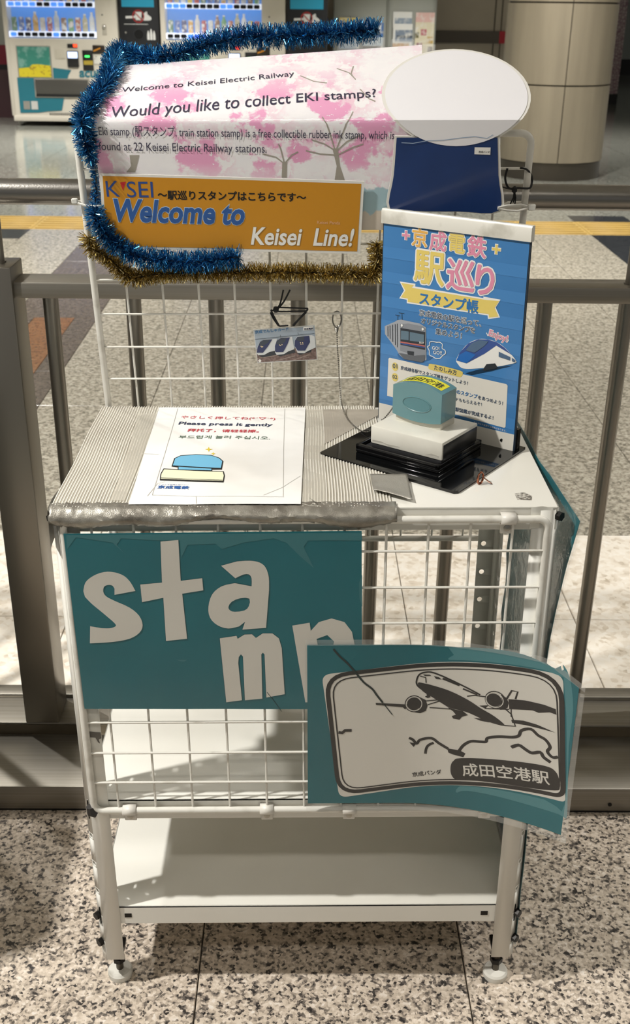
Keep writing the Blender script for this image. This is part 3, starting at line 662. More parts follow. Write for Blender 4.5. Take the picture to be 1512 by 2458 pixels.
part('corner_tape', MB().grid(8, 10, lambda a, bb: V(-.302-.002*math.sin(a*3)-.001*bb, -.012+.06*a+.002*noise.noise(V(a*9, bb*9, 2)), H+.002-.05*bb+.002*noise.noise(V(a*8, bb*8, 7)))), tapem, cv)
def flat_tape(pts, z=.0026):
    return MB().prism(pts, lambda u, v, h: V(u, v, H+z+h), .0003)
part('clear_tape', flat_tape([(-.0054,.3348),(.0242,.3345),(.0239,-.0026),(-.0044,-.0024)]), tapec, cv)
part('clear_tape', flat_tape([(-.2422,.319),(-.2144,.3187),(-.2143,.1562),(-.2158,.0161),(-.2319,.0162),(-.2345,.1564)]), tapec, cv)
part('clear_tape', flat_tape([(.025,.335),(.1086,.3342),(.1045,.3094),(.0254,.1975)]), M('grey_packing_tape', 'b5ada0', .3, alpha=.72), cv)
part('tape_dirt', flat_tape([(-.0117,.2691),(-.0047,.2729),(-.0052,.2614),(-.0084,.2599),(-.0065,.0481),(-.0046,.0412),(-.0102,.0435),(-.0093,.054),(-.0109,.1542)], .003), M('tape_grime', '4a453d', .7), cv)
part('tape_dirt', flat_tape([(.0036,.0223),(.0115,.0084),(.0184,.0083),(.0137,.0002),(.0059,.0184)], .003), M('tape_grime', '4a453d', .7), cv)

# torn strip of cloth tape at the cover's corner
tq = [(.0805,.0893),(.1271,.0888),(.1268,.0099),(.0818,.037)]
def lerp2(q, a, b): return (Vector(q[3])*(1-a)+Vector(q[2])*a)*(1-b)+(Vector(q[0])*(1-a)+Vector(q[1])*a)*b
def torn(a, bb):
    p = lerp2(tq, a, bb); return V(p.x, p.y, H+.0042+.006*max(0, .35-bb)**1.2*(1+.5*math.sin(a*5))+.0012*noise.noise(V(a*5, bb*5, 3)))
o = single('cloth_tape', 'short torn strip of grey cloth tape near the black base plate', 'tape', MB().grid(14, 12, torn), M('grey_cloth_tape', 'a29e95', .35, .4, bump=(700, .7, .0008)), (tq[0][0], tq[0][1], H))
o.modifiers.new('thickness', 'SOLIDIFY').thickness = .0007
sk = [(.2533,.0369),(.2658,.0405),(.2727,.0294),(.2701,.0179),(.2536,.02)]
o = single('torn_sticker', 'remains of a torn silvery sticker on the white counter corner', 'sticker', MB().prism(sk, lambda u, v, h: V(u, v, H+.0001+h), .0005), M('sticker_remains', '6f6a62', .4, .3, var=(260, 'd6d2c8', .45, .58)), (sk[0][0], sk[0][1], H))

# ---------------------------------------------------------------- paper notice on the counter
pq = [(-.2144,.34),(-.0005,.3379),(-.0059,.0002),(-.2093,.0021)]
def paper_z(x, y): return H+.0046+.0007*noise.noise(V(x*9, y*9, 5))+.0006*noise.noise(V(x*25, y*25, 2))
pn = thing('paper_notice', 'white paper notice asking to press gently, taped on the ribbed counter cover', 'notice', (-.11, .18, H))
def pf(a, bb, o):
    p = (Vector(pq[3])*(1-a)+Vector(pq[2])*a)*(1-bb)+(Vector(pq[0])*(1-a)+Vector(pq[1])*a)*bb
    return V(p.x, p.y, paper_z(p.x, p.y)+o)
part('paper', MB().shell(18, 26, pf, .0003), M('paper_white', 'f2f1ee', .35, var=(5, 'dfdcd6', .45, .7), coat=.25), pn)
PS = Sheet(lambda u, v, o: V(u, v, paper_z(u, v)+.0002+o), [-.2+.02*k for k in range(11)], [.02*k for k in range(18)])
Z = 2.16
ink(pn, PS, 'red_lettering', [txt('やさしく押してね(*´▽`*)', [(-.1784,.2942),(-.0436,.2858)], .008), txt('拜托了，请轻轻擦。', [(-.1636,.2418),(-.0648,.2356)], .02)], M('red_ink', 'c2414e', .4))
ink(pn, PS, 'navy_lettering', [txt('Please press it gently', [(-.179,.2692),(-.0469,.2595)], .025)], M('navy_ink', '28314f', .4))
ink(pn, PS, 'green_lettering', [txt('부드럽게 눌러 주십시오.', [(-.1733,.2162),(-.0487,.21)], .008)], M('green_ink', '55705f', .4))
ink(pn, PS, 'stamp_drawing_outline', [poly([(-.1712,.1153),(-.1707,.1425),(-.1635,.1523),(-.1437,.1555),(-.1233,.1533),(-.1121,.1439),(-.1062,.132),(-.1063,.1046),(-.1185,.1047),(-.1181,.0997),(-.1623,.1033),(-.1628,.1127)]), poly([(-.1805,.1091),(-.1035,.099),(-.1011,.0848),(-.1013,.0643),(-.1808,.0716),(-.1823,.0917)])], ink_black, 1)
ink(pn, PS, 'stamp_drawing_blue', [poly([(-.1698,.1185),(-.1691,.1411),(-.1627,.1497),(-.1434,.1528),(-.1231,.1506),(-.1129,.1419),(-.1077,.1314),(-.1078,.109)]), poly([(-.1619,.114),(-.1197,.1072),(-.1193,.1022),(-.1611,.1058)])], M('drawing_blue', '6fb2d3', .4), 2)
ink(pn, PS, 'stamp_drawing_cream', [poly([(-.1792,.1059),(-.1045,.0965),(-.1025,.0848),(-.1026,.0685),(-.1799,.0758),(-.1809,.0917)])], M('drawing_cream', 'e6e3c4', .4), 2)
ink(pn, PS, 'stamp_drawing_edge', [stroke([(-.1802,.0783),(-.1029,.0703)], .0012)], ink_black, 3)
ink(pn, PS, 'sparkles', [poly([(-.1292,.1826),(-.1274,.1757),(-.1231,.1736),(-.1271,.1715),(-.1278,.1647),(-.1296,.1716),(-.1336,.1737),(-.1299,.1757)]), poly([(-.1218,.1633),(-.1208,.1593),(-.1181,.1579),(-.1206,.1566),(-.121,.1526),(-.1221,.1566),(-.1245,.158),(-.1223,.1593)])], M('sparkle_yellow', 'd9c23a', .4), 1)
ink(pn, PS, 'blue_lettering', [txt('いろんな笑顔を結びたい', [(-.18,.0574),(-.1436,.0565)], .0), txt('京成電鉄', [(-.1807,.0475),(-.1425,.046)], .035)], M('company_blue', '2b5a9a', .4))

for q in ([(-.1844,.027),(-.1316,.0236),(-.0264,.0204)], [(-.0307,.3334),(-.0295,.1747),(-.0271,.0221)], [(-.1866,.3349),(-.1848,.1626),(-.1844,.027)], [(-.1898,.0242),(-.1824,.0615),(-.1736,.0674)], [(-.2148,.1595),(-.1926,.156)], [(-.1316,.0236),(-.1292,.0026)], [(-.0508,.0257),(-.0281,.0483),(-.0071,.0839)]):
    ink(pn, PS, 'fold_line', [stroke(q, .0006)], M('fold_grey', 'b4b1ab', .4), 1)

# ---------------------------------------------------------------- table-top sign on its black base plate
SO = V(.2743-.7976*.215, .1652+.6032*.215, H+.003); SU = V(.7976, -.6032, 0); SV = V(.0023, .0207, 1).normalized(); SN = SU.cross(SV).normalized()
def sp(u, v, o=0.): return SO+SU*u+SV*v+SN*o
E1, E2 = V(.7976, -.6032, 0), V(.6032, .7976, 0); PO = V(.0243, .1721, H)
def st(a, b_, z): return PO+E1*a+E2*b_+V(0, 0, z)
sgn = thing('sign_stand', 'blue stamp rally sign standing upright on a glossy black base plate', 'sign', st(.1, .08, .0))
gl = M('black_acrylic', '08090a', .06, spec=.6)
part('base_plate', MB().prism([(.003, -.012), (.205, -.014), (.209, -.010), (.209, .168), (.003, .168), (0, .16), (0, -.009)], lambda u, v, h: st(u, v, .0004+h), .0036), gl, sgn)
part('bracket', MB().add([sp(.211, 0, -.004), sp(.217, 0, -.004), sp(.217, 0, -.012), sp(.211, 0, -.012), sp(.211, .03, -.004), sp(.217, .03, -.004), sp(.217, .03, -.012), sp(.211, .03, -.012)], [(0, 1, 5, 4), (1, 2, 6, 5), (2, 3, 7, 6), (3, 0, 4, 7), (4, 5, 6, 7), (0, 3, 2, 1)]), gl, sgn)
def slab(u0, v0, u1, v1, d0, d1, b=None): return (b or MB()).prism([(u0, v0), (u1, v0), (u1, v1), (u0, v1)], lambda u, v, h: sp(u, v, d0+h), d1-d0)
part('backing_panel', slab(0, .001, .215, .290, -.004, -.0005), M('sign_backing', '26323f', .4), sgn)
part('poster', slab(.0015, .001, .2135, .276, -.0005, 0), M('poster_blue', '3c74ab', .3, var=(8, '427ab0', .4, .7), coat=.25), sgn)
part('top_rail', MB().add([sp(u, v, o) for u in (-.001, .2165) for v, o in ((.273, -.006), (.273, .003), (.289, .003), (.292, .001), (.292, -.006))], [(0, 1, 6, 5), (1, 2, 7, 6), (2, 3, 8, 7), (3, 4, 9, 8), (4, 0, 5, 9), (0, 4, 3, 2, 1), (5, 6, 7, 8, 9)]), M('rail_ivory', 'd5d2c8', .35, var=(30, 'b5b1a5', .58, .75)), sgn)
SS = Sheet(lambda u, v, o: sp(u, v, o))
ink(sgn, SS, 'bottom_strip', [poly([(.0015, .001), (.2135, .001), (.2135, .024), (.0015, .024)])], M('sign_strip', 'd3cfc5', .35), 1)
ink(sgn, SS, 'light_stripe', [poly([(.0015, .03+.033*k), (.2135, .03+.033*k), (.2135, .045+.033*k), (.0015, .045+.033*k)]) for k in range(7)], M('poster_blue_stripe', '447db5', .3, coat=.25), 1)
yl, pk, wh = M('poster_yellow_ink', 'd9c269', .35), M('poster_pink_ink', 'd488a0', .35), M('poster_white_ink', 'e3e1dc', .35)
og, nv = M('poster_gold_ink', 'dca956', .35), M('poster_navy_ink', '2f4560', .35)
def c1(p): return p[0]
big = [('京', [(.0576,.2604)], .025, og), ('成', [(.0855,.2589)], .026, pk), ('電', [(.1132,.2589)], .026, yl), ('鉄', [(.1421,.2587)], .028, pk),
       ('駅', [(.0744,.2231)], .047, yl), ('巡', [(.1212,.2198)], .043, pk), ('り', [(.1567,.2183)], .043, pk),
       ('+', [(.0367,.2611)], .022, pk), ('+', [(.1694,.2588)], .022, yl)]
for c, p, s, m in big:
    ink(sgn, SS, 'title_outline', [sign(c, p[0], s, 0, .022, .042)], wh, 2); ink(sgn, SS, 'title_character', [sign(c, p[0], s, 0, .022)], m, 4)
ink(sgn, SS, 'ribbon_edge', [poly([(.0292,.1995),(.054,.1998),(.0537,.1962),(.1561,.1957),(.1551,.1976),(.1801,.1972),(.1742,.1863),(.1812,.1746),(.1644,.17),(.1634,.1744),(.0416,.1721),(.0414,.1767),(.0295,.1767),(.0365,.1885)])], wh, 2)
ink(sgn, SS, 'ribbon', [poly([(.0319,.1979),(.0518,.1978),(.0481,.1939),(.1579,.1939),(.1783,.1952),(.1726,.1858),(.1788,.1757),(.1656,.1721),(.1649,.1764),(.0433,.1742),(.0431,.1785),(.0321,.1789),(.0389,.1888)])], yl, 3)
ink(sgn, SS, 'ribbon_lettering', [txt('スタンプ帳', [(.0617,.1752),(.1494,.1762)], .03)], M('poster_blue_ink', '2f6ea8', .35), 4)
tl = [('京成電鉄の駅を巡って、', [(.0618,.1593),(.155,.1589)]), ('オリジナルスタンプを', [(.0651,.1491),(.1465,.1488)]), ('集めよう！', [(.0882,.1382),(.1277,.1381)])]
ink(sgn, SS, 'slogan_outline', [txt(t, p, .01, 0, None, .05) for t, p in tl], wh, 2)
ink(sgn, SS, 'slogan', [txt(t, p, .012) for t, p in tl], nv, 3)
ink(sgn, SS, 'enjoy_lettering', [txt('Enjoy!', [(.1668,.1491),(.1938,.1449)], .02)], pk, 3)
ink(sgn, SS, 'enjoy_outline', [txt('Enjoy!', [(.1668,.1491),(.1938,.1449)], .02, 0, None, .06), stroke([(.1635,.1519),(.166,.1479)], .0012), stroke([(.1956,.1483),(.1937,.1444)], .0012)], wh, 2)
# commuter train
ink(sgn, SS, 'train_shadow', [poly(smooth([(.0309,.1008),(.0757,.1069),(.0857,.1042),(.0649,.0934),(.0415,.0923)], True, 4))], M('train_shadow_ink', '2a5f93', .35), 2)
ink(sgn, SS, 'commuter_train', [poly([(.0076,.1353),(.0237,.1439),(.0277,.1468),(.0335,.1485),(.0634,.1478),(.0731,.1442),(.0761,.1004),(.0701,.0957),(.041,.0948),(.0326,.0996),(.029,.1046),(.0084,.1243)])], M('train_silver', '9a9da3', .35), 3)
ink(sgn, SS, 'commuter_train_front', [poly([(.0325,.142),(.0454,.1451),(.0688,.1449),(.073,.1422),(.0746,.1023),(.034,.1055)])], M('train_front_grey', '82858b', .35), 4)
ink(sgn, SS, 'commuter_train_dark', [poly([(.0334,.1371),(.0725,.1378),(.0733,.1135),(.0343,.1139)]), poly([(.0454,.1074),(.0564,.108),(.056,.1028),(.0463,.1027)])]+[stroke([a, b_], .0009) for a, b_ in zip([(.013,.1365),(.0163,.1378),(.0205,.1395),(.0246,.1411),(.028,.1421)], [(.0136,.1219),(.0172,.1192),(.0216,.1158),(.026,.1121),(.0296,.1095)])], M('train_dark', '2c3036', .35), 5)
ink(sgn, SS, 'commuter_train_skirt', [poly([(.0318,.1019),(.0457,.1024),(.0574,.1026),(.074,.1066),(.0738,.0993),(.0694,.0956),(.041,.0948)])], M('train_skirt', '5b5e63', .35), 5)
ink(sgn, SS, 'commuter_train_window', [poly([(.0346,.1337),(.047,.1344),(.0473,.1223),(.0347,.1214)]), poly([(.0486,.1341),(.0711,.1341),(.0714,.1233),(.049,.1221)])], M('train_glass', '5f7482', .25), 6)
ink(sgn, SS, 'commuter_train_stripe', [poly([(.0342,.1187),(.0732,.1198),(.0734,.1178),(.0343,.1167)])], M('train_red', 'b0645f', .35), 6)
ink(sgn, SS, 'commuter_train_stripe', [poly([(.0343,.1163),(.0734,.1175),(.0735,.1161),(.0344,.1148)])], M('train_blue', '36538f', .35), 6)
ink(sgn, SS, 'train_lights', [poly(ell([(.0356,.141)][0], .0016, .002, 12)), poly(ell([(.0687,.1413)][0], .0016, .002, 12)), txt('3037', [(.0638,.1209),(.0715,.121)], .01)], wh, 7)
ink(sgn, SS, 'pantograph', [stroke([(.024,.1535),(.0316,.1534)], .0006), stroke([(.0282,.1535),(.0282,.1469)], .0006), stroke([(.0297,.1574),(.0384,.1575)], .0006), stroke([(.0344,.1574),(.0352,.1485)], .0006)], M('train_dark', '2c3036', .35), 3)
bub = smooth([(.0769,.1184),(.0797,.1206),(.0802,.1253),(.085,.1269),(.0907,.1269),(.0955,.1277),(.0996,.1253),(.0995,.1202),(.1041,.1181),(.1047,.1139),(.1007,.1104),(.0969,.1061),(.0905,.1048),(.0855,.1064),(.0805,.1077),(.0799,.1134)], True, 4)
ink(sgn, SS, 'speech_bubble', [stroke(bub, .0011, True), txt('GO!', [(.0843,.1158),(.0955,.1171)], .015), txt('GO!!', [(.0864,.1101),(.0998,.1115)], .015)], wh, 3)
# express train
ink(sgn, SS, 'express_shadow', [poly([(.1362,.0926),(.1558,.1017),(.2045,.1162),(.1742,.1025),(.1457,.0922)])], M('express_shadow_ink', '16324c', .35), 2)
ink(sgn, SS, 'express_train', [poly(smooth([(.1216,.1082),(.1278,.1206),(.1385,.1337),(.1525,.1415),(.1661,.1436),(.1798,.1421),(.1925,.1362),(.2034,.1277),(.2079,.123),(.2064,.1195),(.1811,.11),(.1557,.1031),(.1404,.0993),(.1302,.099),(.1248,.103)], True, 3))], wh, 3)
ink(sgn, SS, 'express_train_blue', [poly([(.1221,.1079),(.1266,.1194),(.1385,.1337),(.1525,.1415),(.1661,.1436),(.1798,.1421),(.1907,.137),(.2018,.1295),(.1789,.1378),(.1634,.1245),(.1375,.1065)])], M('express_blue', '39518f', .3), 4)
ink(sgn, SS, 'express_train_nose', [poly([(.1221,.1079),(.1253,.1153),(.1355,.1226),(.1504,.1206),(.1379,.1069)])], M('express_nose_blue', '2a67b0', .3), 5)
ink(sgn, SS, 'express_train_glass', [poly([(.1353,.124),(.1431,.1348),(.1541,.141),(.1677,.1416),(.1623,.1347),(.1515,.1253),(.1479,.123)]), poly([(.1833,.1306),(.2,.1265),(.2001,.1221),(.1836,.124)]), poly([(.2021,.1261),(.2072,.124),(.2072,.1211),(.2028,.1214)])], M('express_glass', '4f6682', .2), 6)
ink(sgn, SS, 'express_train_gear', [poly([(.167,.1111),(.1792,.1143),(.1829,.1099),(.1806,.1075),(.1651,.1015),(.1619,.102),(.1646,.1071)])], M('train_dark', '2c3036', .35), 5)
# instructions
ink(sgn, SS, 'instruction_panel', [poly([(.017,.0924),(.197,.0897),(.199,.0879),(.2005,.0318),(.1987,.0302),(.0148,.037),(.0152,.0905)])], M('panel_cream', 'd8d3c8', .35), 2)
ink(sgn, SS, 'instruction_tag', [poly(smooth([(.0802,.0938),(.0828,.0959),(.1044,.0961),(.1292,.0948),(.1326,.0919),(.1311,.0876),(.1264,.086),(.105,.0869),(.0833,.0876),(.0799,.0897)], True, 3))], yl, 3)
for q in [(.0265,.0812),(.0269,.0663)]: ink(sgn, SS, 'number_disc', [poly(ell(q, .0052, .006, 20))], yl, 3)
ink(sgn, SS, 'instruction_lettering', [txt('01', [(.023,.0789),(.0304,.0794)], .012), txt('02', [(.0233,.064),(.0307,.0645)], .012), txt('たのしみ方', [(.0887,.0895),(.1235,.0883)], .012), txt('京成線各駅でスタンプ帳をゲットしよう！', [(.0357,.0798),(.141,.0778)], .012), txt('をあつめよう！', [(.1575,.062),(.1942,.0609)], .012), txt('ードももらえるぞ！', [(.1185,.0525),(.1638,.0533)], .01), txt('線駅図鑑が完成するよ！', [(.1188,.0383),(.1819,.0383)], .014)], nv, 4)
ink(sgn, SS, 'instruction_lettering_blue', [txt('個のスタンプ', [(.1183,.0632),(.1565,.0621)], .02)], M('poster_blue_ink', '2f6ea8', .35), 4)
ink(sgn, SS, 'small_print', [txt('なく中止や変更する場合があります。', [(.1537,.0272),(.2022,.0254)], .0)], wh, 3)
part('rail_screw', MB().lathe([(.0022, 0), (.0022, .0008)], sp(.196, .0125, .0004), 10, 1), bolt, sgn)

# ---------------------------------------------------------------- ink pad tray and the big rubber stamp
ip = thing('ink_pad', 'black plastic ink pad tray under the rubber stamp', 'ink pad', st(.1, .075, .004))
def fr(a0, b0, a1, b1, z0, z1, r=.002, bb=None):
    x = MB().rbox(a0, b0, z0, a1, b1, z1, r); bb = bb or MB()
    return bb.add([st(v.x, v.y, v.z) for v in x.V], x.F)
blk = M('pad_black', '0d0d0e', .12, spec=.6)
part('tray', fr(.037, .0195, .163, .131, .0042, .0095, .0015), blk, ip)
b = fr(.037, .0195, .163, .025, .0085, .0155, .001); fr(.037, .1255, .163, .131, .0085, .0155, .001, b); fr(.037, .0195, .0425, .131, .0085, .0155, .001, b); fr(.1575, .0195, .163, .131, .0085, .0155, .001, b)
part('rim', b, blk, ip)
part('pad', fr(.043, .026, .157, .125, .0085, .0112, .001), M('pad_felt', '131316', .9), ip)
stp = thing('rubber_stamp', 'large rubber stamp with a teal handle on a white block', 'stamp', st(.105, .075, .0112))
ivory = M('stamp_ivory', 'd9d6cb', .35, var=(14, 'cdc9bd', .45, .7))
part('block', fr(.0545, .0275, .1625, .118, .0185, .043, .0022), ivory, stp)
part('block_side', fr(.1608, .030, .1630, .1155, .0185, .039, .0004), black, stp)
part('stamp_face', fr(.056, .029, .161, .1165, .0112, .0187, .0008), M('stamp_rubber', '1a1a1c', .8), stp)
part('scuff', MB().prism([(.058, .0215), (.075, .0225), (.083, .0205), (.1, .0225), (.1, .0235), (.08, .0228), (.07, .0245), (.058, .0235)], lambda u, v, h: st(u, .0275-h, v), .00015).prism([(.138, .022), (.152, .0235), (.158, .0225), (.158, .0245), (.147, .0255)], lambda u, v, h: st(u, .0275-h, v), .00015), M('scuff_grey', 'a9a59b', .6), stp)
part('collar', fr(.069, .064, .138, .100, .042, .056, .002), M('collar_ivory', 'cfccbf', .3), stp)
tb = M('stamp_teal', '5d868b', .22, coat=.4)
def zt(a): return .0925+.0085*(1-((a-.1035)/.0365)**2)
def zbm(a): return .0535-.0045*(1-((a-.1035)/.0365)**2)
bm = bmesh.new(); A = [.067+.073*i/16 for i in range(17)]; B0, B1 = .0595, .096
ring0 = [bm.verts.new((a, B0, zbm(a))) for a in A]+[bm.verts.new((a, B0, zt(a))) for a in reversed(A)]
ring1 = [bm.verts.new((v.co.x, B1, v.co.z)) for v in ring0]
f0 = bm.faces.new(ring0); f1 = bm.faces.new(list(reversed(ring1)))
for i in range(len(ring0)): bm.faces.new([ring0[i], ring1[i], ring1[(i+1) % len(ring0)], ring0[(i+1) % len(ring0)]])
sharp = [e for e in bm.edges if len(e.link_faces) == 2 and e.calc_face_angle(0) > .6]
bmesh.ops.bevel(bm, geom=sharp, offset=.0032, segments=3, profile=.5, affect='EDGES')
hb = MB().bm(bm); hb.V = [st(v.x, v.y, v.z) for v in hb.V]
hd = part('handle', hb, tb, stp)
oval = [(.1035+.021*math.cos(t*math.pi/16), .0725+.0095*math.sin(t*math.pi/16)) for t in range(32)]
part('oval_boss', MB().tube([st(u, B0, v) for u, v in oval], .0009, 6, True), tb, hd)
part('oval_dish', MB().prism([(.1035+(u-.1035)*.93, .0725+(v-.0725)*.9) for u, v in oval], lambda u, v, h: st(u, B0-h, v), .0003), M('stamp_teal_dish', '547f85', .3), hd)
LB = Sheet(lambda u, v, o: st(u, v, zt(u)+o), [.07+.006*k for k in range(12)])
ink(stp, LB, 'yellow_label', [poly([(.0725, .0665), (.1345, .0665), (.1345, .0885), (.0725, .0885)])], M('label_yellow', 'e6df25', .35), 1)
ink(stp, LB, 'label_lettering', [txt('成田空港', [(.0765, .0705), (.131, .0705)], .01, 0, .0155)], ink_black, 2)

# ---------------------------------------------------------------- bead chain from the grid to the stamp
ch = thing('bead_chain', 'steel bead chain hanging from the rear grid to the rubber stamp', 'chain', (.0455, .34, .90))
cp = [V(.0444, .338, .906), V(.0455, .3395, .88), V(.0473, .3425, .855), V(.0495, .3475, .82), V(.052, .335, .798), V(.0565, .305, .7895), V(.0635, .272, .7886), V(.0755, .2415, .7888), V(.0863, .2286, .792), V(.098, .232, .80), V(.110, .235, .812), V(.1175, .228, .826), V(.1235, .216, .845), V(.127, .205, .862)]
cpt = [Vector(v) for v in smooth([tuple(v) for v in cp], False, 10)]
b = MB(); acc = 0; last = cpt[0]; beads = 0
ico = bmesh.new(); bmesh.ops.create_icosphere(ico, subdivisions=1, radius=.0013); iv = [v.co.copy() for v in ico.verts]; ico.verts.index_update(); fi = [[v.index for v in f.verts] for f in ico.faces]; ico.free()
for p, q in zip(cpt, cpt[1:]):
    L_ = (q-p).length; d = (q-p)/L_ if L_ > 0 else V(0, 0, 1); pos = -acc
    while pos+.0032 <= L_:
        pos += .0032; b.add([p+d*pos+v for v in iv], fi)
    acc = L_-pos
cm = M('chain_steel', 'a8a59e', .22, 1)
part('beads', b, cm, ch, kind='stuff')
part('core_wire', MB().tube(cpt[::2], .0004, 5), cm, ch)
rg = part('split_ring', MB().tube([V(.0445+.0062*math.cos(t*math.pi/10), .338+.004*math.sin(t*math.pi/10), .9195+.0105*math.sin(t*math.pi/10)) for t in range(20)], .0011, 6, True), cm, ch)
part('clasp', MB().tube([(.0445, .3375, .9105), (.044, .337, .907), (.0442, .3375, .9015)], [.002, .0034, .0022], 8), cm, ch)
# small gold ring lying on the counter
rn = thing('gold_ring', 'copper gold finger ring with a leaf shaped charm on the white counter', 'ring', (.2195, .066, H))
gm = M('rose_gold', 'b4755a', .18, 1)
cc = V(.2155, .067, H+.0078)
part('band', MB().tube([cc+V(.0055*math.cos(t*math.pi/12)*.8, .004*math.cos(t*math.pi/12), .0075*math.sin(t*math.pi/12)) for t in range(24)], .0009, 6, True), gm, rn)
part('band', MB().tube([cc+V(.0008+.0055*math.cos(t*math.pi/12)*.6, .003+.004*math.cos(t*math.pi/12), .0072*math.sin(t*math.pi/12)) for t in range(24)], .0008, 6, True), gm, rn)
part('charm', MB().grid(8, 4, lambda a, bb: V(.218+.0125*a, .069-.004*a+(bb-.5)*.006*math.sin(math.pi*(a*.85+.1)), H+.009-.0085*a+.0012*math.sin(bb*math.pi))), M('charm_brown', '7a5848', .3, .8), rn)

# ---------------------------------------------------------------- teal lettering poster on the front grid
YP = -.0122
def fpf(u, v, o=0.): return V(u, YP-o-.0006*noise.noise(V(u*14, v*14, 1)), v)
sq = [(-.286,.7564),(.0657,.7586),(.0707,.5043),(-.2837,.5072)]
tpz = thing('lettered_poster', 'teal poster with large white cut letters on the front grid', 'poster', (-.11, YP, .50))
def qf(q, a, b_):
    p = (Vector(q[3])*(1-a)+Vector(q[2])*a)*(1-b_)+(Vector(q[0])*(1-a)+Vector(q[1])*a)*b_; return p
def f_(a, b_, o):
    p = qf(sq, a, b_); return fpf(p.x, p.y, o)
part('sheet', MB().shell(20, 12, f_, .0006), teal, tpz)
FS = Sheet(fpf, [-.28+.02*k for k in range(18)], [.5+.02*k for k in range(13)])
LT = [poly([(-.1722,.746),(-.151,.7481),(-.1512,.6929),(-.1251,.6965),(-.1246,.6797),(-.1503,.6751),(-.1476,.6117),(-.1738,.6085),(-.1735,.6695),(-.1997,.6636),(-.2001,.6881),(-.1738,.6906)]),
      poly(smooth([(-.2695,.6795),(-.2658,.6914),(-.256,.7001),(-.2427,.7054),(-.2299,.705),(-.2187,.7),(-.2116,.6911),(-.2067,.6792)], False, 3)+[(-.2323,.674)]+smooth([(-.2316,.6826),(-.2339,.6868),(-.239,.6877),(-.2439,.6853),(-.2455,.6785),(-.2424,.672),(-.233,.6659),(-.2154,.6562),(-.2045,.6446),(-.2012,.6309),(-.2062,.6201),(-.2187,.6118),(-.2403,.6073),(-.2681,.6056)], False, 3)+[(-.2656,.6303)]+smooth([(-.2519,.6275),(-.2427,.6271),(-.2351,.6295),(-.235,.6341),(-.2475,.6479),(-.2607,.6616),(-.2682,.6715)], False, 3)),
      poly([(-.1018,.7134)]+smooth([(-.0826,.7191),(-.0671,.7199),(-.0556,.7175),(-.0486,.7108),(-.045,.6976),(-.045,.6799)], False, 3)+[(-.0497,.6266),(-.0789,.624),(-.0752,.6354)]+smooth([(-.0828,.6287),(-.0961,.6257),(-.1091,.6304),(-.1179,.6411),(-.1194,.6563),(-.1139,.6743),(-.1018,.6855),(-.0861,.6896)], False, 3)+smooth([(-.066,.6853),(-.0657,.6962),(-.0689,.7015),(-.0754,.7013),(-.0853,.6963)], False, 2), smooth([(-.095,.6562),(-.0908,.6637),(-.0802,.6687),(-.069,.6681),(-.0701,.6575),(-.0755,.6515),(-.0874,.6495),(-.0931,.6516)], True, 2)),
      poly([(-.1072,.6118),(-.0864,.6151),(-.0852,.6108),(-.0765,.6169),(-.0672,.6172),(-.0625,.6119),(-.0539,.6186),(-.042,.6186),(-.0341,.6114),(-.0308,.5973),(-.028,.5284),(-.0513,.5236),(-.0524,.588),(-.0545,.5905),(-.0564,.588),(-.0565,.522),(-.0787,.5195),(-.0793,.585),(-.0818,.5882),(-.0846,.5844),(-.0855,.5755),(-.0825,.5196),(-.1026,.5164)]),
      poly([(-.0174,.6298),(.004,.6337),(.0053,.622),(.0151,.6343),(.0309,.6394),(.0468,.6341),(.0562,.6202),(.0606,.5968),(.0542,.5747),(.0367,.5668),(.0178,.5717),(.0261,.5166),(-.0018,.5157)], [(.0124,.6102),(.0257,.6157),(.0343,.6063),(.0312,.5907),(.0165,.5876)])]
ink(tpz, FS, 'white_letters', LT, M('letter_white', 'd0ccc3', .38), 2)
ink(tpz, FS, 'letter_edges', [(v, f) for v, f in [stroke([(-.1722,.746),(-.151,.7481),(-.1512,.6929),(-.1251,.6965),(-.1246,.6797),(-.1503,.6751),(-.1476,.6117),(-.1738,.6085),(-.1735,.6695),(-.1997,.6636),(-.2001,.6881),(-.1738,.6906)], .0012, True), stroke([(-.1072,.6118),(-.0864,.6151),(-.0852,.6108),(-.0765,.6169),(-.0672,.6172),(-.0625,.6119),(-.0539,.6186),(-.042,.6186),(-.0341,.6114),(-.0308,.5973),(-.028,.5284),(-.0513,.5236),(-.0524,.588),(-.0545,.5905),(-.0564,.588),(-.0565,.522),(-.0787,.5195),(-.0793,.585),(-.0818,.5882),(-.0846,.5844),(-.0855,.5755),(-.0825,.5196),(-.1026,.5164)], .0012, True), stroke([(-.05,.6266),(-.0789,.624),(-.0752,.6354),(-.0828,.6287),(-.0961,.6257),(-.1091,.6304),(-.1179,.6411),(-.1194,.6563),(-.1139,.6743),(-.1018,.6855),(-.0861,.6896),(-.066,.6853),(-.0657,.6962),(-.0689,.7015),(-.0754,.7013),(-.0853,.6963),(-.1018,.7134),(-.0826,.7191),(-.0671,.7199),(-.0556,.7175),(-.0486,.7108),(-.045,.6976),(-.045,.6799)], .0012, True)]], M('teal_edge', '0f4a50', .4), 1)
bub_ = M('laminate_haze', '3a747b', .3)
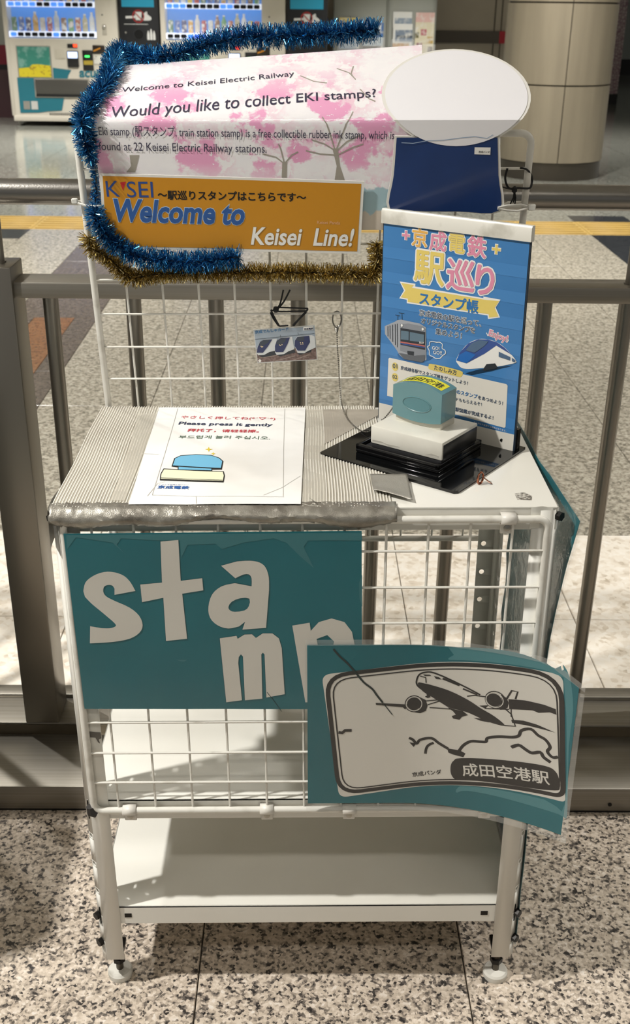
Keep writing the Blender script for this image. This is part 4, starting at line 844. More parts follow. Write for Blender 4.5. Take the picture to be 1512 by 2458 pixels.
ink(tpz, FS, 'laminate_haze', [poly([(-.2828,.755),(.0658,.757),(.0665,.7463),(.0634,.7463),(.0023,.7466),(-.0029,.738),(.0094,.7091),(-.008,.7265),(-.0232,.7438),(-.0384,.7496),(-.0741,.7441),(-.0999,.7356),(-.1073,.7428),(-.1404,.7415),(-.149,.7244),(-.149,.7473),(-.1757,.7474),(-.2186,.7504),(-.2244,.7419),(-.2163,.7304),(-.2292,.7448),(-.2717,.7521),(-.2834,.7365)]), poly([(-.1633,.5808),(-.1486,.5807),(-.1541,.5775)]), poly([(.0673,.7),(.0681,.6553),(.0647,.6673),(.0636,.6882)])], bub_, 1)
def fl_(a, b_, o):
    p = V(-.2905+.3605*a, .4965+.262*b_, 0); return V(p.x+.0, YP-.0009-o, p.y)
part('laminate', MB().grid(1, 1, lambda a, b_: V(-.289+.358*a-.0*b_, YP-.0012, .494+.262*b_)), film, tpz)
ink(tpz, FS, 'scratch', [stroke([(-.0503,.5318),(-.041,.517),(-.0322,.502)], .0008)], M('scratch_dark', '173a3c', .5), 3)

# ---------------------------------------------------------------- second teal poster with the stamp print, curling off the grid
def cy(x): return -.0125-1.5*max(0., x-.12)**2
def cf(u, v, o=0.): return V(u, cy(u)-.0022-o+(.0 if u < .12 else -.00002), v)
cq0, cq1 = [(.0012,.6034),(.0014,.3551)], [(.3141,.5812),(.3309,.3617)]
x0, x1 = .0008, .326; zt_, zb_ = .6025, .3545
cp2 = thing('stamp_print_poster', 'curled teal poster showing the airport stamp print with an airliner', 'poster', (.16, -.03, .355))
def topz(x): return zt_ if x < .29 else zt_-.6*(x-.29)
part('sheet', MB().shell(26, 8, lambda a, b_, o: cf(x0+(x1-x0)*a, zb_+(topz(x0+(x1-x0)*a)-zb_)*b_, o), .0006), teal, cp2)
CUT = [x0+.0125*k for k in range(27)]
CS = Sheet(cf, CUT)
part('laminate', MB().grid(26, 1, lambda a, b_: cf(-.0015+.3335*a, .3445+(topz(-.0015+.3335*a)+.0085-.3445)*b_, .0012)), film, cp2)
part('laminate_edge', MB().grid(26, 1, lambda a, b_: cf(-.0015+.3335*a, topz(-.0015+.3335*a)+.0085*b_, .0013)).grid(26, 1, lambda a, b_: cf(-.0015+.3335*a, .3445+.0095*b_, .0013)).grid(1, 4, lambda a, b_: cf(.326+.006*a, .3445+.23*b_, .0013)), filmg, cp2)
pw = M('print_paper', 'd6d2c9', .38)
ink(cp2, CS, 'print_paper', [poly(rounded([(.0188,.559),(.1989,.5837),(.3081,.592),(.3264,.4077),(.2074,.3936),(.0426,.3638)], [.012, .15, .012, .006, .15, .012]))], pw, 1)
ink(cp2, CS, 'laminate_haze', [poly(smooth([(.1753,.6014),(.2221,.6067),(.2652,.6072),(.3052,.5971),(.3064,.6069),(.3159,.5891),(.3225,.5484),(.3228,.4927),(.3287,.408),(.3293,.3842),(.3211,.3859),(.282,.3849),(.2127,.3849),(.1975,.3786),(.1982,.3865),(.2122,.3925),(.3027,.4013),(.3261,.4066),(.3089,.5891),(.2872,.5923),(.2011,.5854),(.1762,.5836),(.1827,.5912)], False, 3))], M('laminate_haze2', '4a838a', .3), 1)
bk = M('print_black', '2a2827', .42)
frame1 = rounded([(.0242,.5573),(.1992,.5797),(.3063,.5895),(.3232,.4153),(.2073,.3964),(.0423,.3707)], [.03, .15, .035, .012, .15, .03])
frame2 = rounded([(.0313,.5513),(.1996,.5731),(.3016,.5821),(.3193,.4218),(.207,.4018),(.0483,.377)], [.026, .15, .03, .02, .15, .026])
plane_belly = smooth([(.1402,.5468),(.149,.5461),(.1572,.5443),(.1809,.5375),(.2045,.5267),(.2187,.518),(.2374,.5085),(.2497,.4979),(.229,.4993),(.2126,.5053),(.2009,.509),(.1822,.512),(.1726,.5172),(.158,.5268),(.1459,.5352)], True, 3)
items = [stroke(frame1, .0058, True), stroke(frame2, .0018, True), poly(plane_belly),
    stroke(smooth([(.2175,.5376),(.1941,.5483),(.1611,.5623),(.1494,.563),(.1414,.559),(.1383,.549),(.1404,.542),(.1482,.5353)], False, 3), .0022),
    stroke([(.2463,.525),(.2556,.5176),(.2617,.5009),(.2492,.4984)], .0018), stroke([(.1426,.5571),(.1497,.5551),(.1505,.5473)], .0014),
    poly([(.146,.5597),(.1542,.5596),(.1566,.5581),(.1485,.5573)]), poly([(.1597,.558),(.166,.5568),(.1696,.5538),(.1626,.5538)]),
    stroke([(.1707,.5553),(.1919,.5474)], .0028), stroke([(.1962,.543),(.2141,.537)], .0022),
    poly([(.0877,.5162),(.1289,.5135),(.1255,.5088),(.111,.5106),(.0882,.5131)]), poly([(.1218,.5103),(.129,.5103),(.1256,.5059)]),
    stroke([(.1501,.5197),(.1699,.5232)], .0014), stroke([(.1539,.5142),(.1711,.5222)], .0014), stroke([(.1564,.51),(.1823,.5103)], .0014),
    poly([(.2508,.5389),(.2701,.5425),(.2912,.5431),(.3042,.5415),(.3057,.5338),(.2982,.5345),(.286,.5293),(.2795,.5307),(.2529,.5245)]),
    stroke([(.2019,.5326),(.2108,.5355),(.2277,.5361)], .0016), stroke([(.2487,.5383),(.2538,.5523),(.2607,.5525),(.2589,.5411)], .0022),
    poly([(.2562,.5092),(.2702,.5121),(.2853,.5115),(.3063,.5073),(.292,.5069),(.2749,.5065),(.2576,.5048)]),
    poly([(.2117,.5014),(.2242,.5025),(.2313,.4984),(.2199,.4987)]), poly([(.2174,.5212),(.2285,.5241),(.2213,.5134),(.2244,.5183)]), stroke([(.2244,.5183),(.2519,.5237),(.2549,.5273),(.2559,.5134)], .0014),
    poly([(.1786,.5127),(.1893,.51),(.1976,.5096),(.2046,.5044),(.1972,.5003),(.1947,.4955),(.1865,.4963),(.1847,.4999),(.1897,.5026),(.1859,.5073)]), poly([(.1512,.532),(.1555,.53),(.1571,.5259),(.1534,.5242),(.1498,.5263),(.1523,.5281)]),
    poly(ell([(.1365,.5148)][0], .0088, .0098)), stroke(ell([(.1367,.5148)][0], .0112, .0122), .0014, True),
    poly([(.1439,.5251),(.1512,.5212),(.1539,.5127),(.1519,.5045),(.1449,.5006),(.1377,.5018),(.1428,.5063),(.1448,.5145)]),
    poly(ell([(.2344,.5334)][0], .0088, .0095)), stroke(ell([(.2357,.5339)][0], .0118, .0125), .0014, True),
    poly([(.2417,.5435),(.2485,.5402),(.2516,.5335),(.2507,.5256),(.2432,.5208),(.2365,.522),(.2419,.5273),(.2433,.5355)]),
    stroke([(.0407,.4707),(.0456,.4698),(.0492,.4736),(.0577,.4736)], .0045), stroke(smooth([(.132,.4614),(.1369,.4591),(.1425,.4528),(.1466,.459),(.1609,.4626),(.1708,.4555),(.1831,.4481)], False, 4), .0038),
    stroke(smooth([(.1641,.4555),(.1578,.4513),(.1549,.4451),(.1543,.4373)], False, 3), .0036), poly([(.1819,.4485),(.1973,.4479),(.205,.4442),(.2026,.4378),(.1894,.44),(.1834,.4421)]), poly([(.1327,.4546),(.142,.4528),(.1386,.4472)]),
    stroke(smooth([(.1969,.4472),(.2015,.4564),(.2104,.4646),(.2219,.4664),(.2287,.468),(.2306,.4743),(.2438,.4798),(.2592,.4834),(.2666,.488),(.2692,.4969),(.2796,.5024),(.2882,.4961),(.297,.4925),(.3028,.484),(.3005,.4758),(.3067,.4697),(.3127,.4729)], False, 4), .0040),
    stroke(smooth([(.2592,.4676),(.2676,.4738),(.2755,.4701),(.2834,.4671),(.2927,.4718),(.297,.4657),(.3053,.4613)], False, 3), .0045),
    poly(smooth([(.1875,.4216),(.1911,.4306),(.2003,.4358),(.2551,.4457),(.2985,.4532),(.3115,.45),(.3171,.4379),(.3184,.4282),(.3139,.421),(.28,.4115),(.207,.4018),(.1951,.4002),(.1887,.408)], True, 4)),
    txt('京成パンダ', [(.1392,.3992),(.1767,.4072)], .018)]
ink(cp2, CS, 'stamp_print', items, bk, 2)
ink(cp2, CS, 'station_lettering', [txt('成田空港駅', [(.2037,.4098),(.3069,.4284)], .015)], pw, 3)
ink(cp2, CS, 'engine_rings', [stroke(ell([(.1365,.5148)][0], .0100, .0110), .0010, True), stroke(ell([(.2348,.5335)][0], .0103, .0110), .0010, True)], pw, 3)
ink(cp2, CS, 'crack', [stroke(smooth([(.0334,.5971),(.0421,.5855),(.0504,.5772),(.0624,.561),(.072,.5477),(.0829,.5377),(.0891,.5277),(.0965,.5171)], False, 3), .0026), stroke([(.0965,.5171),(.104,.506),(.1095,.4979)], .0012)], M('crack_dark', '1d2b2b', .5), 4)

# ---------------------------------------------------------------- laminated poster hanging on the right side of the rack
def sf(a, b_, o):
    y = .004+.296*a; z = .075+.705*b_
    out = .020*max(0, (b_-.62)/.38)**1.6*max(0, 1-a*1.9)
    w_ = .0025*math.sin(b_*21+a*4)*(.3+a)
    return V(.3035+out+abs(w_)+o, y-.012*max(0, (b_-.8)/.2)*(1-a), z-.012*max(0, (b_-.85)/.15)*max(0, 1-a*3))
tside = thing('side_poster', 'laminated teal poster hanging on the right side of the rack, top corner curling out', 'poster', (.305, .15, .075))
part('sheet', MB().shell(14, 40, sf, .0006), teal, tside)
part('laminate', MB().shell(14, 40, lambda a, b_, o: sf(a*1.06-.035, b_*1.02-.008, o+.0008), .0001), film, tside)
part('laminate', MB().shell(14, 40, lambda a, b_, o: sf(a*1.06-.035, b_*1.02-.008, o-.0016), .0001), clear('laminate_glossy_back', 0, .08, .06, (45, .6, .004)), tside)

# ---------------------------------------------------------------- pink blossom banner, bending back over the top of the rear grid
SB, LW, BOFF = .408, .15, .008
def bf(x, s, o=0.):
    a, c = SB-.007, SB+.03
    if a < s < c:   # soft bend
        t = (s-a)/(c-a); return bf0(x, a, o)*(1-t)**2+bf0(x, SB, o)*2*t*(1-t)+bf0(x, c, o)*t*t
    return bf0(x, s, o)
def bf0(x, s, o=0.):
    off = BOFF+o
    if s <= SB:
        P_ = mp(x, s, off)
        d = SB-s
        return P_
    w_ = (s-SB)/LW; B_ = mp(x, SB, off); t = (x+.268)/.418
    T_ = V(-.245, .44, 1.242).lerp(V(.155, .40, 1.2769), t)+V(0, -.3, .95)*off
    P_ = B_.lerp(T_, w_); k = .012*4*w_*(1-w_)*max(0, 1-t) if w_ < 1 else 0
    return P_+V(0, -.4, .9)*k
BX0, BX1, BS0, BS1 = -.268, .150, .262, .540
bn = thing('blossom_banner', 'laminated pink cherry blossom banner bending back over the rear grid', 'banner', mp(-.05, BS0, .01))
def banner_mat():
    m = bpy.data.materials.new('blossom_print'); m.use_nodes = True; nt = m.node_tree; b = nt.nodes['Principled BSDF']
    b.inputs['Roughness'].default_value = .3; b.inputs['Coat Weight'].default_value = .3; b.inputs['Coat Roughness'].default_value = .1
    uv = nt.nodes.new('ShaderNodeUVMap'); sep = nt.nodes.new('ShaderNodeSeparateXYZ'); nt.links.new(uv.outputs[0], sep.inputs[0])
    def noise_(sc, det=4):
        n = nt.nodes.new('ShaderNodeTexNoise'); n.inputs['Scale'].default_value = sc; n.inputs['Detail'].default_value = det; n.inputs['Roughness'].default_value = .6; nt.links.new(uv.outputs[0], n.inputs['Vector']); return n.outputs[0]
    def rng(x, a, b_):
        r = nt.nodes.new('ShaderNodeMapRange'); r.inputs[1].default_value = a; r.inputs[2].default_value = b_; nt.links.new(x, r.inputs[0]); return r.outputs[0]
    def mix(f, c0, c1):
        x = nt.nodes.new('ShaderNodeMix'); x.data_type = 'RGBA'
        if isinstance(f, float): x.inputs[0].default_value = f
        else: nt.links.new(f, x.inputs[0])
        for i, c in ((6, c0), (7, c1)):
            if isinstance(c, str): x.inputs[i].default_value = (*lin(c), 1)
            else: nt.links.new(c, x.inputs[i])
        return x.outputs[2]
    def mul(a, b_):
        x = nt.nodes.new('ShaderNodeMath'); x.operation = 'MULTIPLY'; nt.links.new(a, x.inputs[0]); nt.links.new(b_, x.inputs[1]); return x.outputs[0]
    def sub(a, sc, c):
        x = nt.nodes.new('ShaderNodeMath'); x.operation = 'MULTIPLY_ADD'; x.inputs[1].default_value = sc; nt.links.new(a, x.inputs[0]); nt.links.new(c, x.inputs[2]); return x.outputs[0]
    v = sep.outputs[1]; big = noise_(4.2, 5); fine = noise_(17, 5)
    col = mix(rng(big, .44, .64), 'f8f5f7', 'f4d0de')                 # pale blossom haze
    col = mix(rng(fine, .50, .55), col, 'faf7f8')
    pk_ = mul(rng(noise_(4.6, 7), .51, .55), rng(v, .22, .32))
    col = mix(mul(pk_, rng(v, .9, .66)), col, 'f0aace')                      # darker blossom clumps
    col = mix(mul(rng(noise_(40, 2), .66, .68), rng(v, .1, .2)), col, 'fbf4f7')   # petals
    edge = sub(noise_(9, 3), .16, v)
    col = mix(rng(edge, .295, .285), col, 'a9c6cf')                       # lake
    col = mix(rng(edge, .165, .155), col, 'dccfc0')                       # ground
    nt.links.new(col, b.inputs['Base Color']); return m
kb = round((SB-BS0)/(BS1-BS0)*40)
def vrow(b_):   # rows of the sheet, one of them exactly on the bend
    j = b_*40
    return BS0+(SB-BS0)*j/kb if j <= kb else SB+(BS1-SB)*(j-kb)/(40-kb)
mb_ = MB().shell(30, 40, lambda a, b_, o: bf(BX0+(BX1-BX0)*a, vrow(b_), o), .0007)
bs_ = part('sheet', mb_, banner_mat(), bn)
uvl = bs_.data.uv_layers.new(name='UVMap')
for p in bs_.data.polygons:
    for li in p.loop_indices:
        i = bs_.data.loops[li].vertex_index % (31*41); uvl.data[li].uv = ((i % 31)/30*1.45, (i//31)/40)
part('laminate', MB().grid(30, 40, lambda a, b_: bf(BX0-.004+(BX1-BX0+.008)*a, vrow(b_)-(.008 if b_ == 0 else 0), .0012)), clear('laminate_crinkled', 0, .07, .1, (38, .7, .003)), bn)
BNS = Sheet(bf, [BX0+.02*k for k in range(22)], [BS0+.006*k for k in range(47)]+[SB])
trunk = M('print_bark', 'a59e92', .4)
ink(bn, BNS, 'printed_trees', [poly([(.0357,.3693),(.0428,.3693),(.0459,.3468),(.0525,.328),(.039,.328),(.0416,.3468)]), poly([(-.2254,.3614),(-.2127,.3614),(-.2174,.3473),(-.2204,.3394),(-.2318,.3394),(-.2248,.3473)]), poly([(-.0289,.3526),(-.0226,.3526),(-.0235,.3322),(-.0301,.3322)])]
    + [stroke(q, .0016) for q in ([(.0394,.3665),(.0257,.3749),(.0088,.3804)], [(.04,.3651),(.054,.3776),(.0707,.3858)], [(.0388,.3679),(.0313,.3914),(.0223,.4157)], [(.0414,.3693),(.0509,.3941),(.0612,.424)], [(.0406,.3609),(.0201,.3624),(.0017,.3666)], [(.0417,.3609),(.0626,.3707),(.0752,.3748)], [(-.0261,.3498),(-.0368,.3583),(-.0537,.3625)], [(-.0261,.3498),(-.0168,.361),(-.0083,.3652)], [(-.0261,.3498),(-.0309,.3694),(-.0336,.375)], [(-.0114,.4867),(.0071,.4747),(.0247,.471)], [(.0363,.5002),(.0529,.491),(.0622,.4774),(.0559,.4895),(.0583,.5041)], [(.0686,.4589),(.0805,.4412),(.0892,.4368)])], trunk, 1)
tx = M('banner_text', '39354d', .4)
for line in (txt('Welcome to Keisei Electric Railway', [(-.2422,.4547),(-.0196,.4866)], .0, 0), txt('Would you like to collect EKI stamps?', [(-.2464,.4156),(.0902,.4444)], .004, 0),
    txt('Eki stamp (駅スタンプ, train station stamp) is a free collectible rubber ink stamp, which is', [(-.2617,.3867),(.1148,.3809)], .0, 0, .0148), txt('found at 22 Keisei Electric Railway stations.', [(-.2637,.3679),(-.0488,.3643)], .0, 0, .0150)):
    ink(bn, BNS, 'lettering', [line], tx, 4)

# ---------------------------------------------------------------- orange welcome board
oq = [(-.2653,.3395),(.0776,.3286),(.0744,.2306),(-.2708,.2384)]
ob = thing('welcome_board', 'orange welcome board with a white border on the rear grid', 'sign', mp(-.1, .235, .012))
def of_(u, v, o=0.): return mp(u, v, .0128+o+.0005*math.sin(u*16))
part('board', MB().shell(20, 6, lambda a, b_, o: of_(*qf(oq, a, b_), o), .0014), M('board_white', 'e6e3dc', .3, coat=.3), ob)
oi = [(-.2619,.3363),(.0738,.3253),(.0704,.2341),(-.2665,.2425)]
OS = Sheet(of_, [-.28+.02*k for k in range(20)])
ink(ob, OS, 'orange_field', [poly([oi[0], oi[1], oi[2], oi[3]])], M('board_orange', 'c98a1e', .3, coat=.3), 1)
lb = M('logo_blue', '2b4a8c', .35)
ink(ob, OS, 'logo', [txt('K', [(-.2592,.3093),(-.2418,.3093)], .0, 0, .030), txt('SEI', [(-.2324,.3084),(-.1983,.308)], .0, 0, .030)], lb, 2)
ink(ob, OS, 'logo_wedge', [poly([(-.2403,.3277),(-.2324,.3289),(-.2373,.3171)])], M('logo_red', 'c02a2e', .35), 2)
ink(ob, OS, 'direction_lettering', [txt('～駅巡りスタンプはこちらです～', [(-.1926,.3065),(.0014,.3026)], .028)], ink_black, 2)
wk = [(-.257,.2775),(-.0816,.2717)]
ink(ob, OS, 'welcome_outline', [txt('Welcome to', wk, .03, .16, .0415, .02)], M('outline_pale', 'b9cfe6', .35), 2)
ink(ob, OS, 'welcome_lettering', [txt('Welcome to', wk, .03, .16, .0415)], M('welcome_blue', '2f5a9c', .35), 3)
wk2 = [(-.0728,.2444),(.0627,.2419)]
ink(ob, OS, 'line_outline', [txt('Keisei  Line!', wk2, .02, .16, .0335, .02)], M('outline_tan', 'a8834a', .35), 2)
ink(ob, OS, 'line_lettering', [txt('Keisei  Line!', wk2, .02, .16, .0335), ], white, 3)
ink(ob, OS, 'caption', [txt('Keisei Panda', [(.0163,.2724),(.0468,.2714)], .0)], M('caption_pink', 'e8b48a', .35), 2)

# ---------------------------------------------------------------- cut-out display board: plain white oval over a navy block
def kf(x, s, o=0.):
    B_ = mp(x, min(s, SB), .022+o)
    return B_ if s <= SB else B_+V(0, .70, .714)*(s-SB)+V(0, -.5, .5)*(o*.3)
ct = thing('cutout_board', 'cut out display board, white oval above a navy block, beside the banner', 'display board', mp(.19, .29, .022))
KS = Sheet(kf, [], [SB-.02, SB-.01, SB-.003, SB, SB+.003, SB+.01, SB+.02])
oc = [(.1926,.4464)][0]
oval_o = [(oc[0]+.0905*math.cos(t*math.pi/24), oc[1]+.0705*math.sin(t*math.pi/24)) for t in range(48)]
blk_o = smooth([(.1167,.3866),(.115,.3393),(.1118,.2958),(.147,.2924),(.2019,.2917),(.2551,.2927),(.2501,.3391),(.2446,.3864)], False, 4)
def board(nm, loops, m, lay):
    return ink(ct, KS, nm, [poly(l) for l in loops], m, lay)
backb = MB()
for l in (oval_o, blk_o):
    n = len(l); cen = (sum(p[0] for p in l)/n, sum(p[1] for p in l)/n); g = [(cen[0]+(p[0]-cen[0])*1.045, cen[1]+(p[1]-cen[1])*1.03) for p in l]
    bm = bmesh.new(); fc = bm.faces.new([bm.verts.new((x, y, 0)) for x, y in g])
    for c in KS.cv: bmesh.ops.bisect_plane(bm, geom=bm.verts[:]+bm.edges[:]+bm.faces[:], plane_co=(0, c, 0), plane_no=(0, 1, 0), dist=1e-7)
    bmesh.ops.triangulate(bm, faces=bm.faces); bm.verts.index_update(); nb = len(bm.verts)
    vs = [kf(v.co.x, v.co.y, -.0025) for v in bm.verts]+[kf(v.co.x, v.co.y, 0) for v in bm.verts]
    fs = [[v.index for v in f.verts] for f in bm.faces]; fs = [f[::-1] for f in fs]+[[i+nb for i in f] for f in fs]
    for e in bm.edges:
        if len(e.link_faces) == 1: a, b_ = e.verts[0].index, e.verts[1].index; fs.append([a, b_, b_+nb, a+nb])
    backb.add(vs, fs); bm.free()
part('backing', backb, M('board_white', 'e6e3dc', .3, coat=.3), ct)
board('navy_block', [blk_o], M('cutout_navy', '1d3a72', .25, var=(7, '16305f', .4, .65), coat=.4), 2)
board('white_oval', [oval_o], M('cutout_white', 'efedf0', .25, coat=.4), 4)
ink(ct, KS, 'name_tag', [poly([(.2164,.3745),(.2368,.3742),(.2372,.3651),(.2168,.3657)])], white, 4)
ink(ct, KS, 'tag_lettering', [txt('京成パンダ', [(.2219,.3678),(.2362,.3675)], .01)], ink_black, 5)
ink(ct, KS, 'crease', [stroke([(.123,.3804),(.1376,.3796),(.1544,.3826),(.1759,.3833),(.1988,.3863),(.2156,.3878),(.2312,.3855),(.2384,.39)], .0009)], M('crease_white', '9fb0c8', .2), 5)

# ---------------------------------------------------------------- train card on its elastic cord
cdq = [(-.074,.1174),(.0131,.1242),(.0173,.0705),(-.0693,.0652)]
def cd(a, b_, o=0.):
    p = qf(cdq, a, b_); return mp(p.x, p.y, .0075+o)
def cm_(u, v, o=0.): return mp(u, v, .0075+o)
tc_ = thing('train_card', 'small laminated card picturing three express trains hung on the rear grid', 'card', mp(-.03, .06, .007))
part('card', MB().shell(2, 2, cd, .0012), M('card_edge', 'cfd0cd', .3, coat=.3), tc_)
CD = Sheet(cm_)
ink(tc_, CD, 'sky', [poly([(-.0725,.116),(.0124,.1225),(.0147,.0892),(-.0702,.0878)])], M('card_sky', 'a3b0bd', .3), 1)
ink(tc_, CD, 'ballast', [poly([(-.0702,.0878),(-.0411,.0885),(.0147,.0901),(.0159,.0715),(-.0689,.067)])], M('card_ballast', '6b5750', .4, var=(300, '86706a', .45, .6)), 1)
ink(tc_, CD, 'rails', [stroke([(-.0691,.0731),(-.0413,.0778)], .0012), stroke([(-.0463,.0682),(-.0145,.0772)], .0014), stroke([(-.0185,.0699),(.0053,.0789)], .0014)], M('card_rail', '9b8a80', .3), 2)
ink(tc_, CD, 'shadows', [poly([(-.0685,.0787),(-.0523,.0834),(-.0427,.086),(-.0413,.0791),(-.0619,.0744)]), poly([(-.0413,.0786),(-.0255,.0842),(-.016,.0876),(-.0144,.0824),(-.0366,.0764)]), poly([(-.0121,.0807),(.0053,.0875),(.0092,.0875),(.0076,.0832),(-.0082,.0785)])], M('train_dark', '2c3036', .35), 2)
for nm, body, nose, glass_ in (('express_train', [(-.0697,.0809),(-.069,.0904),(-.0652,.0989),(-.0588,.1031),(-.0408,.1039),(-.0404,.086),(-.0515,.0834),(-.0595,.0787),(-.0678,.0783)], [(-.0696,.0822),(-.0686,.0904),(-.0648,.0989),(-.0596,.1023),(-.0471,.1031),(-.0536,.092),(-.061,.0822)], [(-.0668,.0942),(-.0643,.0989),(-.0589,.1023),(-.0502,.1027),(-.0535,.098),(-.0615,.0929)]),
      ('express_train', [(-.0436,.0825),(-.0436,.0928),(-.0409,.1014),(-.0345,.1056),(-.0189,.1073),(-.016,.0876),(-.0247,.0842),(-.031,.0799),(-.0413,.0786)], [(-.0436,.0847),(-.0436,.0928),(-.0409,.101),(-.0346,.1052),(-.022,.106),(-.0253,.0962),(-.0318,.0833),(-.0424,.083)], [(-.0422,.0958),(-.0401,.1009),(-.0342,.1049),(-.0267,.1054),(-.0296,.0988),(-.0363,.095)]),
      ('express_train', [(-.0155,.0928),(-.0154,.1013),(-.0119,.1072),(.0085,.1097),(.0131,.1072),(.0143,.0901),(.0029,.0845),(-.0018,.0811),(-.0113,.0816)], [(-.0155,.0928),(-.015,.1013),(-.0115,.1066),(.0053,.1085),(.0065,.0987),(-.0006,.0854),(-.0113,.0854)], [(-.0139,.1021),(-.0111,.1064),(-.0017,.1074),(-.0021,.1013),(-.008,.1)])):
    ink(tc_, CD, nm+'_body', [poly(body)], M('card_white', 'd5d8d8', .3), 3); ink(tc_, CD, nm+'_nose', [poly(nose)], M('card_navy', '2c3560', .3), 4); ink(tc_, CD, nm+'_glass', [poly(glass_)], M('card_glass', '3b4350', .3), 5)
ink(tc_, CD, 'headlights', [poly(ell(p_, .0008, .0008, 8)) for p_ in [(-.0634,.0925),(-.0611,.092),(-.0623,.0914),(-.0369,.0945),(-.0335,.095),(-.0355,.0937),(-.0072,.0979),(-.0041,.098),(-.0065,.0957),(-.0037,.0959)]], M('card_lamp', 'f2dcae', .3), 6)
ink(tc_, CD, 'overhead_line', [stroke([(-.0717,.1028),(.0127,.1118)], .0005), stroke([(-.0356,.1099),(-.0353,.1056)], .0005), stroke([(-.0106,.1132),(-.0099,.1102)], .0005)], M('train_dark', '2c3036', .35), 2)
ink(tc_, CD, 'card_title', [txt('京成でんしゃカード', [(-.0712,.112),(-.0238,.1169)], .03)], M('card_blue', '2f6f9f', .3), 2)
ink(tc_, CD, 'card_label', [poly([(-.003,.1214),(.011,.1225),(.0113,.1175),(-.0028,.1163)])], white, 2)
ink(tc_, CD, 'card_label_lettering', [txt('京成電鉄', [(-.0018,.1172),(.011,.1183)], .03)], M('navy_ink', '28314f', .4), 3)
ink(tc_, CD, 'card_badge', [poly(ell([(-.0659,.0696)][0], .0022, .0022, 14))], white, 3)
ec = thing('elastic_cord', 'black elastic cord looped on the grid above the train card', 'cord', mp(-.04, .139, .006))
def cpath(pts, o=.009): return [mp(x, s, o) for x, s in pts]
for nm, pts in (('loop', [(-.0481,.1479),(-.0433,.1367),(-.0366,.1233)]), ('loop', [(-.0489,.1442),(-.0449,.135),(-.0381,.1242)]), ('loop', [(.0035,.1489),(-.0062,.1374),(-.0179,.1245)]), ('loop', [(.0012,.1444),(-.0093,.1333),(-.0164,.1245)]),
                ('band', [(-.043,.1515),(-.0292,.1515),(.0004,.1502),(.0035,.1498)]), ('band', [(-.0481,.1479),(-.0369,.1458),(-.0138,.1459),(.0004,.1465),(.0035,.1489)]), ('end', [(-.04,.1491),(-.0348,.1581),(-.0303,.1775)]), ('end', [(-.0388,.1491),(-.0298,.1605),(-.0211,.1775)]), ('band', [(-.0366,.1233),(-.0296,.1241),(-.0241,.1245)])):
    part(nm, MB().tube(cpath(smooth(pts, False, 4)), .00125, 6), rubber, ec)
k0 = [(-.0411,.1487)][0]
part('knot', MB().lathe([(.001, -.004), (.0038, -.003), (.0046, 0), (.0038, .003), (.001, .004)], mp(k0[0], k0[1], .009), 10, 0), rubber, ec)

# ---------------------------------------------------------------- tinsel garlands
def tinsel(name, label, path, rad, dens, cols, thick=None):
    pts = [Vector(p) for p in smooth([tuple(p) for p in path], False, 8)]
    th = [q[0] for q in smooth([(t, 0) for t in (thick or [1]*len(path))], False, 8)]
    t = thing(name, label, 'tinsel', pts[len(pts)//2], 'tinsel garlands')
    part('core_wire', MB().tube(pts, .0012, 5), M('tinsel_core', '2b2b2b', .5), t)
    rnd = random.Random(len(pts)); V_ = []; F_ = []
    for a, b_, tk in zip(pts, pts[1:], th):
        L_ = (b_-a).length; tan = (b_-a).normalized(); u = tan.orthogonal().normalized(); v = tan.cross(u)
        for _ in range(max(1, int(dens*L_*tk))):
            c = a.lerp(b_, rnd.random()); ph = rnd.random()*2*math.pi; d = (u*math.cos(ph)+v*math.sin(ph)+tan*rnd.uniform(-.55, .55)).normalized()
            l = rad*tk*rnd.uniform(.72, 1.1); w_ = d.cross(Vector((rnd.uniform(-1, 1), rnd.uniform(-1, 1), rnd.uniform(-1, 1)))).normalized()*rnd.uniform(.00035, .0007)
            cu = d.cross(w_).normalized()*l*rnd.uniform(-.22, .22); n = len(V_)
            m_ = c+d*l*.55+cu; e = c+d*l+cu*.3
            V_ += [c-w_, c+w_, m_-w_, m_+w_, e-w_*.7, e+w_*.7]; F_ += [(n, n+1, n+3, n+2), (n+2, n+3, n+5, n+4)]
    me = bpy.data.meshes.new('foil_strands'); bo = BASE[t.name]; me.from_pydata([q-bo for q in V_], [], F_); me.materials.append(M('tinsel_'+name, '205070', .26, .8, island=cols))
    part('foil_strands', me, None, t, kind='stuff')
    return t
def bt(x, s, o): return bf(x, s, o)
top = [bf(x, s_, .006) for x, s_ in [(.0897,.5669),(.063,.5684),(.0221,.5703),(-.0191,.5725),(-.061,.576),(-.0978,.5821),(-.1392,.5767),(-.1677,.5679),(-.1944,.5531),(-.2295,.5499),(-.2649,.5676),(-.2829,.5761)]]
left = [bf(x, s_, .008) for x, s_ in [(-.268,.5067),(-.265,.4779),(-.2709,.4463),(-.2785,.4289),(-.2805,.4067)]]+[mp(x, s_, .012) for x, s_ in [(-.2795,.3949),(-.2791,.3805),(-.2765,.3659)]]+[mp(x, s_, .0) for x, s_ in [(-.2737,.349),(-.2734,.3275),(-.2759,.3057)]]+[mp(x, s_, .018) for x, s_ in [(-.2768,.288),(-.2702,.2677),(-.2567,.2483),(-.2288,.2309),(-.1928,.2249),(-.1592,.2213),(-.1224,.2247),(-.0885,.2282)]]
thk = [1]*len(top)+[1, 1, 1, 1, 1, 1, 1, .85]+[.6, .5, .55]+[.9]+[1]*7
BL = ['0f3f68', '1d73b0', '3f9fd8', '16598f', '7cc8ee', '2468a0']
tinsel('blue_tinsel', 'shiny blue tinsel garland edging the blossom banner', top+left, .0175, 15000, BL, thk)
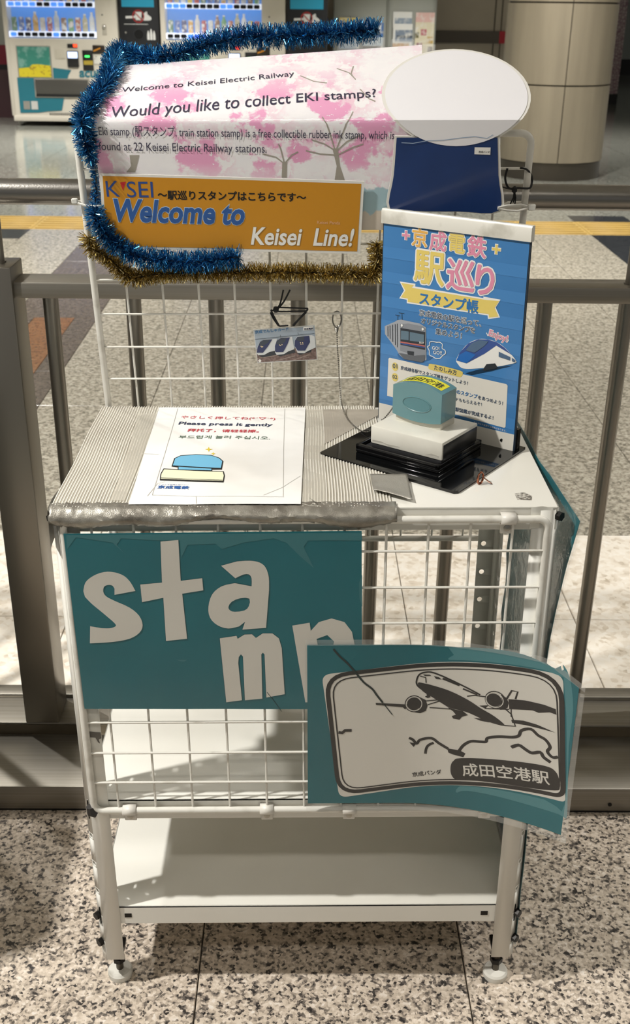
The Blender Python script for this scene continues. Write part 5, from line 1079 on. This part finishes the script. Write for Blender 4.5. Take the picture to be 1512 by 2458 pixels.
GD = ['5a4a20', 'a98e44', 'e0c470', '7d682c', 'f0dfa8', '8e7a3c']
gold = [mp(x, s_, .013) for x, s_ in [(-.2895,.2541),(-.2896,.2438),(-.2788,.2351),(-.2648,.2251),(-.2532,.2115),(-.2404,.1978),(-.2203,.1996),(-.1887,.2036),(-.1433,.2047),(-.0979,.2046),(-.0525,.2045),(-.007,.2044),(.0385,.203),(.0726,.2018),(.0954,.2005),(.099,.2136),(.0973,.2312),(.0963,.2457)]]
tinsel('gold_tinsel', 'shiny gold tinsel garland under the orange welcome board', gold, .0150, 15000, GD)

# ---------------------------------------------------------------- ties
tie = M('cable_tie_nylon', 'd5d3cb', .35, alpha=.9)
z1 = thing('cable_tie', 'white cable tie holding the welcome board to the left of the grid', 'cable tie', mp(-.29, .298), 'cable ties')
part('strap', MB().tube([mp(-.302, .3, .006), mp(-.297, .299, .010), mp(-.285, .297, .014), mp(-.268, .297, .0155)], .0016, 6).tube([mp(-.302, .3, .006), mp(-.296, .298, -.007), mp(-.28, .297, -.002), mp(-.268, .297, .0145)], .0014, 6), tie, z1)
part('head', MB().rbox(-.3075, mp(0, .301).y-.010, mp(0, .301).z-.004, -.2995, mp(0, .301).y-.003, mp(0, .301).z+.003, .001, 1), tie, z1)
z2 = thing('cable_tie', 'clear cable tie holding the cut out board to the right of the grid', 'cable tie', mp(.28, .29), 'cable ties')
part('strap', MB().tube([mp(.253, .297, .0245), mp(.265, .299, .022), mp(.285, .297, .012), mp(.297, .2925, .007)], .0017, 6).tube([mp(.253, .296, .0245), mp(.265, .2935, .0245), mp(.28, .291, .020), mp(.297, .2915, .008)], .0015, 6).tube([mp(.253, .296, .021), mp(.27, .296, .0), mp(.29, .294, -.008), mp(.298, .292, .004)], .0015, 6), tie, z2)
part('head', MB().rbox(.296, mp(0, .291).y-.011, mp(0, .291).z-.004, .306, mp(0, .291).y-.003, mp(0, .291).z+.004, .001, 1), tie, z2)
z3 = thing('knotted_cord', 'black cord knotted around the upper right of the rear grid', 'cord', mp(.28, .33))
part('loop', MB().tube(smooth([tuple(mp(*q)) for q in ((.264, .343, .006), (.262, .33, .008), (.268, .318, .009), (.28, .318, .008), (.296, .3165, .004), (.3, .323, -.004), (.297, .333, .0), (.288, .3425, .008), (.28, .3435, .007))], False, 5), .0014, 6), rubber, z3)
part('knot', MB().lathe([(.001, -.004), (.0035, -.002), (.0035, .003), (.001, .005)], mp(.2755, .3155, .009), 8), rubber, z3)
for q in ((.250, .322), (.272, .297), (.278, .296), (.2755, .299)):
    part('end', MB().tube([mp(.2755, .3155, .009), mp((.2755+q[0])/2+.001, (.3155+q[1])/2, .011), mp(q[0], q[1], .009)], .001, 5), rubber, z3)
z4 = thing('black_twist_tie', 'black twist tie at the left edge of the blossom banner', 'tie', mp(-.27, .385))
part('twist', MB().tube([mp(-.281, .391, .014), mp(-.274, .388, .014), mp(-.269, .384, .0125), mp(-.266, .378, .0125)], .0017, 6), rubber, z4)
